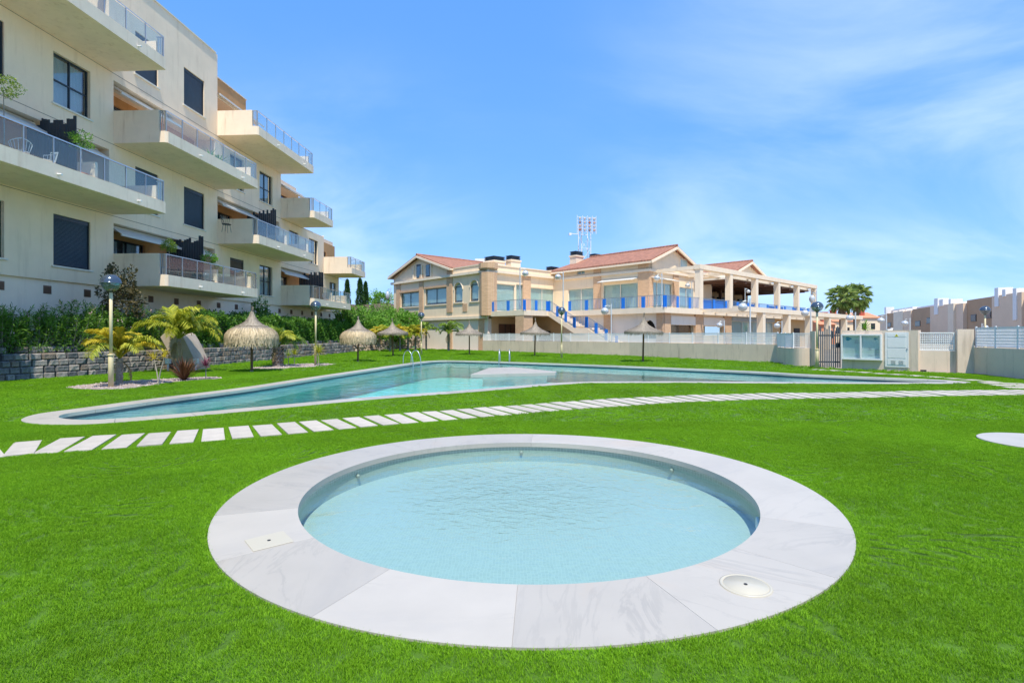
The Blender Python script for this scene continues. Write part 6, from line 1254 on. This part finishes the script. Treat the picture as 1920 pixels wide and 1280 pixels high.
# two fan palms
def fanleaf(seed):
    r = random.Random(seed); mb = MB(); P0 = Vector((0, 0, 0)); pe = Vector((.95, 0, .05)); mb.tube([P0, (.5, 0, .08), pe], [.03, .022, .015], 4, caps=False); n = 18
    for i in range(n):
        a = -1.9+3.8*i/(n-1); l_ = .85*(1-.12*abs(a))*r.uniform(.9, 1.08); d = Vector((math.cos(a), math.sin(a), 0)); s = Vector((-math.sin(a), math.cos(a), 0)); q1 = pe+d*l_*.55+Vector((0, 0, .04)); q2 = pe+d*l_+Vector((0, 0, -.22*r.uniform(.5, 1.5)))
        mb.add([pe, q1+s*.040, q2, q1-s*.040+Vector((0, 0, .03))], [(0, 1, 2), (0, 2, 3)])
    return mb.mesh('leaf', M['l_fan'])
FL = [fanleaf(s) for s in range(3)]
for lab, px, pt, Y, sc in (('left and slightly shorter of the two fan palms beyond the pergola', 1579, 560, 74, 1.0), ('right and slightly taller of the two fan palms beyond the pergola', 1605, 556, 76, 1.05)):
    a = at(px, pt, Y); e = empty('fan_palm_tree', (a.x, a.y, 0), 0, lab, 'palm tree', 'fan palms beyond the pergola'); m = MB(); m.lathe([(.42, 0), (.36, 1.5), (.36, 4), (.40, a.z-1.6), (.55, a.z-.9), (.3, a.z)], 12, jit=.07); m.build('trunk', mat('brown_palm_trunk', (.17, .11, .075), .95, var=.4, vscale=5, bump=1, bscale=9), e); r = random.Random(px)
    for i in range(36):
        f_ = i/36; az = i*2.399; el = -1.05+2.4*f_; o = inst('leaf', FL[i % 3], e, (0, 0, a.z-.15+.3*f_)); o.rotation_euler = Euler((r.uniform(-.4, .4), -el, az)); s = sc*r.uniform(1.15, 1.4)*(1.0 if f_ < .8 else .9); o.scale = (s, s, s)
    sk = MB()
    for i in range(60): az = r.uniform(0, 6.28); z = a.z-r.uniform(.6, 1.9); c = Vector((math.cos(az), math.sin(az), 0)); t_ = Vector((-c.y, c.x, 0)); b = c*.42+Vector((0, 0, z)); sk.add([b-t_*.1, b+t_*.1, b+c*.25-Vector((0, 0, .8))], [(0, 1, 2)])
    o = sk.build('dry_leaf_skirt', mat('dry_leaf', (.30, .22, .12), .9), e)
a = at(1622, 612, 60); spiky_ = empty('low_green_plant', (a.x, a.y, 0), 0, 'small bright green palm like plant showing over the wall left of the townhouses', 'plant'); inst('leaves', rosette(60, 1.3, .08, M['l_bright'], -.1, 1.4, .8, 5), spiky_, (0, 0, a.z-.3)); m = MB(); m.tube([(0, 0, 0), (0, 0, a.z-.3)], .1, 7); m.build('stem', M['bark'], spiky_)
# ------------------------------------------------------------------ straw parasols
M['thatch'] = mat('grey_brown_thatch', (.30, .245, .185), .95, var=.3, vscale=9, bump=.8, bscale=60); M['straw'] = leafmat('straw_strand', (.42, .33, .20), (.80, .64, .42), .15, .9); M['strawd'] = leafmat('dark_straw_strand', (.26, .22, .18), (.50, .43, .34), .1, .9)
M['pole'] = mat('brown_wood_pole', (.20, .10, .05), .75, var=.2, vscale=8)
def strands(prof, n, ln, w_, seed, lo=0, hi=1, hang=.0, lift=.03):
    r = random.Random(seed); mb = MB(); L = [0]
    for i in range(len(prof)-1): L.append(L[-1]+math.dist(prof[i], prof[i+1]))
    def ev(s):
        s = max(0, s)
        if s >= L[-1]: return prof[-1][0]-.02*(s-L[-1]), prof[-1][1]-(s-L[-1])
        for i in range(len(L)-1):
            if s <= L[i+1]: f_ = (s-L[i])/(L[i+1]-L[i]); return prof[i][0]+(prof[i+1][0]-prof[i][0])*f_, prof[i][1]+(prof[i+1][1]-prof[i][1])*f_
    for k in range(n):
        s = L[-1]*(lo+(hi-lo)*r.random()**.75); a = r.uniform(0, 6.283); l_ = ln*r.uniform(.6, 1.3); of = r.uniform(0, lift); tw = r.uniform(-.06, .06); vs = []
        for q in (0, .5, 1): rr, z = ev(s+l_*q-l_*.5*0); rr += of*(1+.6*q); aa = a+tw*q; dx = -math.sin(aa)*w_/2; dy = math.cos(aa)*w_/2; x, y = rr*math.cos(aa), rr*math.sin(aa); vs += [(x-dx, y-dy, z), (x+dx, y+dy, z)]
        mb.add(vs, [(0, 1, 3, 2), (2, 3, 5, 4)])
    return mb
PM = [(.03, 2.48), (.06, 2.34), (.13, 2.18), (.27, 2.02), (.46, 1.90), (.66, 1.82), (.83, 1.70), (.94, 1.53), (.97, 1.38), (.96, 1.28)]; PF = [(.03, 2.40), (.08, 2.2), (.22, 2.02), (.50, 1.86), (.80, 1.74), (1.03, 1.64)]
def parasol(loc, label, mush, scale=1):
    e = empty('thatched_parasol', loc, random.uniform(0, 6), label, 'parasol', 'thatched parasols on the lawn'); e.scale = (scale*random.uniform(.97, 1.03), scale*random.uniform(.97, 1.03), scale*random.uniform(.98, 1.02)); e.rotation_euler.x = random.uniform(-.025, .025); e.rotation_euler.y = random.uniform(-.025, .025)
    for nm, ms in PARTS[mush]: inst(nm, ms, e)
    return e
def parts(mush):
    pf = PM if mush else PF; out = []
    m = MB(); m.tube([(0, 0, 0), (0, 0, 2.35)], [.052, .045], 12); out.append(('pole', m.mesh('pole', M['pole']))); m = MB(); m.tube([(0, 0, 0), (0, 0, .04)], .075, 12); out.append(('pole_socket', m.mesh('pole_socket', M['ivory'])))
    m = MB(); m.lathe([(r_*.97, z) for r_, z in pf], 40, jit=.01); m.lathe([(r_*.9, z-.06) for r_, z in pf[::-1]], 40)
    out.append(('thatch_core', m.mesh('thatch_core', M['thatch'])))
    m = strands(pf, 5200 if mush else 4200, .30 if mush else .24, .012, 5+mush, 0, .93 if mush else .97, lift=.035); out.append(('thatch', m.mesh('thatch', M['strawd'])))
    if mush: m = strands(pf, 3600, .30, .022, 9, .60, .97, lift=.06); out.append(('straw_fringe', m.mesh('straw_fringe', M['straw']))); m = MB(); m.tube([(.60*math.cos(k/24*6.283), .60*math.sin(k/24*6.283), 1.87) for k in range(25)], .022, 5); out.append(('binding_ring', m.mesh('binding_ring', M['thatch'])))
    else: m = strands(pf, 900, .14, .011, 12, .93, 1.0, lift=.03); out.append(('rim_fringe', m.mesh('rim_fringe', M['strawd'])))
    m = MB()
    r = random.Random(3)
    for i in range(90): a = r.uniform(0, 6.28); m.tube([(.03*math.cos(a), .03*math.sin(a), 2.25), (.02*math.cos(a), .02*math.sin(a), 2.45), (.05*math.cos(a)*r.random()-.03, .05*math.sin(a)*r.random(), 2.5+r.uniform(.04, .18))], [.006, .006, .003], 3, caps=False)
    out.append(('straw_tip', m.mesh('straw_tip', M['strawd'])))
    if not mush:
        m = MB()
        for i in range(10): a = i*.628; m.bar((.05*math.cos(a), .05*math.sin(a), 2.08), (.98*math.cos(a), .98*math.sin(a), 1.60), .02)
    else:
        m = MB()
        for i in range(10): a = i*.628; m.bar((.05*math.cos(a), .05*math.sin(a), 1.9), (.85*math.cos(a), .85*math.sin(a), 1.50), .02)
    out.append(('rib', m.mesh('rib', M['pole'])))
    return out
PARTS = {1: parts(1), 0: parts(0)}
for px, py, lab, mu, sc in ((472, 696.5, 'largest mushroom shaped straw parasol with a long pale fringe, nearest on the left lawn', 1, 1.0), (671, 678, 'smaller mushroom shaped straw parasol right of the second lamp post', 1, .95), (737, 667.8, 'flat conical straw parasol in front of the yellow palms', 0, 1.02), (880, 665, 'flat conical straw parasol before the pale clubhouse wall', 0, 1.0), (1002.5, 668, 'flat conical straw parasol in front of the clubhouse stair', 0, 1.0), (1205.5, 678.3, 'largest looking flat straw parasol, in front of the long cream wall on the right', 0, 1.02)):
    a = G(px, py); parasol((a.x, a.y, 0), lab, mu, sc)
# ------------------------------------------------------------------ lamps
M['cream'] = mat('cream_lamp_paint', (.70, .58, .34), .5, var=.05, vscale=6); M['dome'] = mat('blue_grey_dome', (.09, .12, .16), .18, metal=.5); M['globe'] = glassmat('clear_globe', (.6, .68, .7), 1.9, opacity=.35, ocol=(.25, .3, .32)); M['globew'] = mat('silver_globe', (.62, .64, .64), .25, metal=.3)
def lamp_parts():
    out = []; m = MB(); m.tube([(0, 0, 0), (0, 0, .93), (0, 0, .95)], [.068, .068, .05], 16); m.tube([(0, 0, .90), (0, 0, .95)], .082, 16); out.append(('pole_sleeve', m.mesh('pole_sleeve', M['cream'], True))); m = MB(); m.tube([(0, 0, .94), (0, 0, 2.86)], .043, 14); out.append(('pole', m.mesh('pole', M['cream'], True)))
    m = MB(); m.lathe([(.255*math.cos(t), 3.0+.245*math.sin(t)) for t in [i*math.pi/2/8 for i in range(9)]], 28); m.lathe([(.262, 2.985), (.262, 3.01), (.25, 3.01)], 28); out.append(('dome', m.mesh('dome', M['dome'], True)))
    m = MB(); m.lathe([(.09, 2.76), (.15, 2.79), (.205, 2.86), (.24, 2.94), (.252, 2.99)], 28); out.append(('glass_bowl', m.mesh('glass_bowl', M['globe'], True)))
    m = MB(); m.tube([(0, 0, 2.72), (0, 0, 2.80), (0, 0, 2.88)], [.05, .10, .09], 14); m.tube([(0, 0, 2.90), (0, 0, 3.1)], [.045, .045], 10); out.append(('lamp_holder', m.mesh('lamp_holder', M['dkframe'], True))); return out
LP = lamp_parts()
for px, py, H, lab in ((208, 725.5, 3.26, 'tallest looking cream lamp post with a dark dome, at the left beside the golden palm'), (592, 684.5, 3.2, 'cream lamp post with a grey dome beside the yellow green cordyline'), (790, 664.8, 3.25, 'slim cream lamp post before the left end of the clubhouse'), (1053, 672, 3.3, 'slim cream lamp post in front of the clubhouse stair and the long cream wall'), (1532, 691, 3.0, 'cream lamp post with a silver dome against the pillar left of the grey gate'), (1847, 676, 3.2, 'cream lamp post with a dark dome rising behind the grille fence at the right')):
    a = G(px, py); e = empty('lamp_post', (a.x, a.y, 0), 0, lab, 'lamp post', 'cream lamp posts round the lawn'); e.scale = (1, 1, H/3.25)
    for nm, ms in LP: inst(nm, ms, e)
def street_parts():
    out = []; m = MB(); m.tube([(0, 0, 0), (0, 0, 3.95)], .05, 10); m.tube([(0, 0, 0), (0, 0, .8)], .08, 10); out.append(('pole', m.mesh('pole', M['globew']))); m = MB(); m.tube([(0, 0, 3.75), (-.3, 0, 3.82), (-.5, 0, 3.75)], .025, 6); m.bar((-.62, 0, 3.66), (-.38, 0, 3.66), .06); out.append(('arm', m.mesh('arm', M['galv']))); m = MB(); m.lathe([(.30*math.cos(t), 3.38+.28*math.sin(t)) for t in [-math.pi/2+i*math.pi/10 for i in range(11)]], 18, (-.5, 0, 0)); m.lathe([(.31, 3.37), (.31, 3.40)], 18, (-.5, 0, 0)); out.append(('globe', m.mesh('globe', M['globew'], True))); return out
SP_ = street_parts()
for px, ptop, Y, zb, yaw, lab in ((1056, 509, 46, 3.77, 0, 'silver globe street lamp on the terrace at the head of the clubhouse stair'), (975, 502, 49, 3.77, 180, 'slim street lamp pole on the left terrace of the clubhouse'), (1241, 512, 45.5, 3.77, 0, 'silver globe street lamp at the outer corner of the upper terrace'), (1297, 527, 50, 3.77, 0, 'silver globe street lamp on the terrace beside the first pergola column'), (1406.5, 556, 36, 0, 0, 'silver globe street lamp beyond the white mesh fence, nearest and largest'), (1358, 600, 40, 0, 0, 'low silver globe street lamp before the dark lower window of the clubhouse'), (1146, 576, 42, 0, 0, 'silver globe street lamp below the terrace beside the arched opening'), (1466, 601, 38, 0, 0, 'low silver globe street lamp between the lower pergola columns'), (1531, 545, 60, 0, 0, 'tall distant street lamp rising above the last pergola column'), (1520, 573, 46, 0, 0, 'silver globe street lamp before the last lower pergola beam'), (1604, 585, 44, 0, 0, 'silver globe street lamp just under the right fan palm'), (1662, 590, 42, 0, 0, 'silver globe street lamp before the farthest townhouse'), (1706, 596, 40, 0, 0, 'silver globe street lamp in front of the middle townhouse'), (1841, 606, 50, 0, 180, 'small street lamp seen behind the domed lamp at the right'), (733, 538, 80, 0, 0, 'distant street lamp on the skyline left of the clubhouse'), (1397, 540, 52, 3.77, 180, 'silver globe street lamp on the terrace between pergola columns')):
    a = at(px, ptop, Y); e = empty('street_lamp', (a.x, a.y, zb), R(yaw), lab, 'street lamp', 'silver globe street lamps'); hgt = a.z-zb; e.scale = (1, 1, 1) if abs(hgt-3.95) < .5 else (min(1, hgt/3.95*1.1), min(1, hgt/3.95*1.1), hgt/3.95)
    for nm, ms in SP_: inst(nm, ms, e)
# ------------------------------------------------------------------ life on the balconies
M['pot'] = mat('terracotta_pot', (.42, .16, .09), .8, var=.1); M['potd'] = mat('dark_pot', (.05, .055, .06), .6)
def bal(px, v): k = (px-960)/F; return (k*(24-.06*v)+17.93-v)/(.06-k)
def potted(px, v, L, ball, h, lab, pot='pot', leaf='l_bright', spk=False):
    z = ZB(L)+.30; e = empty('potted_plant', apw(bal(px, v), v, z), 0, lab, 'potted plant'); m = MB(); m.lathe([(0, 0), (.15, 0), (.20, .30), (.22, .30), (.22, .35), (.19, .35), (.18, .30), (0, .30)], 18); m.build('pot', M[pot], e, True)
    if spk: inst('leaves', rosette(46, .62, .05, M[leaf], .1, 1.4, .4, px), e, (0, 0, .3)); return
    m = MB(); m.tube([(0, 0, .28), (.02, .01, .7), (0, 0, h-ball*.4)], [.022, .018, .012], 6); m.build('stem', M['stem'], e); P_, out = clumpy(900, (0, 0, 0), (ball, ball, ball*.85), 22, .4); inst('foliage', cloud('foliage', P_, .07, .5, M[leaf], out=out), e, (0, 0, h))
potted(6, 1.9, 2, .42, 2.35, 'round leafy tree in a pot at the left edge of the nearest second floor balcony', leaf='l_palm')
potted(152, 2.0, 2, .36, 1.55, 'ball shaped bush on a thin stem in a terracotta pot on the nearest balcony')
potted(317, 1.85, 1, .36, 1.65, 'leafy standard bush in a dark pot beside the slat screen of the lowest balcony', pot='potd', leaf='l_palm')
potted(394, 1.85, 1, .36, 1.50, 'rounded green bush on a stem in the middle of the lowest balcony', pot='potd')
potted(409, 1.9, 1, .30, 1.0, 'short green bush right of the stemmed bush on the lowest balcony', pot='potd')
potted(470, 1.9, 1, .30, .95, 'pale green plant in a white pot at the far end of the lowest balcony', pot='white', leaf='l_palm')
potted(394, 1.9, 3, .3, 1.0, 'bright green spiky plant on the third floor balcony', spk=True)
potted(411, 1.9, 3, .3, .8, 'dark agave like plant right of the bright plant on the third floor balcony', leaf='l_hedge', spk=True)
def chair(px, v, L, lab, yaw, m_='white'):
    e = empty('patio_chair', apw(bal(px, v), v, ZB(L)+.30), yaw, lab, 'chair'); m = MB(); m.lathe([(0, .42), (.22, .42), (.24, .45), (.22, .46), (0, .455)], 16); m.build('seat', M[m_], e)
    m = MB()
    for i in range(9): a = math.pi*(.5+i/8)-math.pi*.5; m.tube([(.22*math.cos(a+math.pi/2), .22*math.sin(a+math.pi/2), .44), (.30*math.cos(a+math.pi/2), .30*math.sin(a+math.pi/2), .85-.15*abs(i-4)/4)], .008, 5)
    m.tube([(.30*math.cos(math.pi*i/8+math.pi/2), .30*math.sin(math.pi*i/8+math.pi/2), .85-.15*abs(i-4)/4) for i in range(9)], .013, 6); m.build('backrest', M[m_], e)
    for i in range(4): a = .785+i*1.571; m = MB(); m.tube([(.17*math.cos(a), .17*math.sin(a), .43), (.24*math.cos(a), .24*math.sin(a), 0)], .011, 6); m.build('leg', M[m_], e)
chair(38, 1.75, 2, 'white wire patio chair at the left end of the nearest balcony', 2.5); chair(88, 1.75, 2, 'white wire patio chair right of the other one behind the glass of the nearest balcony', 4.2)
chair(425, 1.7, 2, 'dark patio chair at the near end of the second floor middle balcony', 1.0, 'dkframe'); chair(612, 1.7, 1, 'white wire patio chair at the far end of the last ground floor balcony', 1.0); chair(632, 1.7, 1, 'white wire patio chair beside the last railing post of the far ground floor balcony', 4.0)
def table(px, v, L, lab): 
    e = empty('patio_table', apw(bal(px, v), v, ZB(L)+.30), APA, lab, 'table'); m = MB(); m.box(-.45, .45, -.7, .7, .70, .74); m.build('table_top', M['dkframe'], e)
    for x in (-.4, .4):
        for y in (-.64, .64): m = MB(); m.box(x-.02, x+.02, y-.02, y+.02, 0, .70); m.build('leg', M['dkframe'], e)
table(336, 1.6, 1, 'dark patio table behind the railing of the lowest balcony')
def sunbed(px, v, L, lab):
    e = empty('patio_lounger', apw(bal(px, v), v, ZB(L)+.30), APA, lab, 'lounger'); m = MB(); m.box(-.3, .3, -.2, 1.1, .30, .35); m.build('seat', M['navy'], e); m = MB(); m.extr([(-.3, -.2, .35), (-.3, -.75, .75), (-.3, -.78, .70), (-.3, -.22, .30)], (.6, 0, 0)); m.build('backrest', M['navy'], e)
    for x in (-.27, .27):
        for y in (-.1, 1.0): m = MB(); m.box(x-.018, x+.018, y-.018, y+.018, 0, .30); m.build('leg', M['white'], e)
sunbed(520, 1.7, 2, 'dark blue lounger on the second floor balcony next to the slat screen')
# paint drip stains live in the wall material; a hose on the grass and green tap post near the rubble wall
a = G(777, 655.8); m = MB(); m.tube([(.18*math.cos(t)*(1+.02*t), .18*math.sin(t), .24+.18*math.sin(t*1.0)*.0+.02*(t/6.28)) for t in [i*.3 for i in range(90)]], .02, 5); o = m.build('garden_hose', mat('green_hose', (.05, .35, .15), .5), None, loc=(a.x, a.y, 0)); tag(o, 'coiled green garden hose on the grass at the foot of the yellow palms', 'hose')
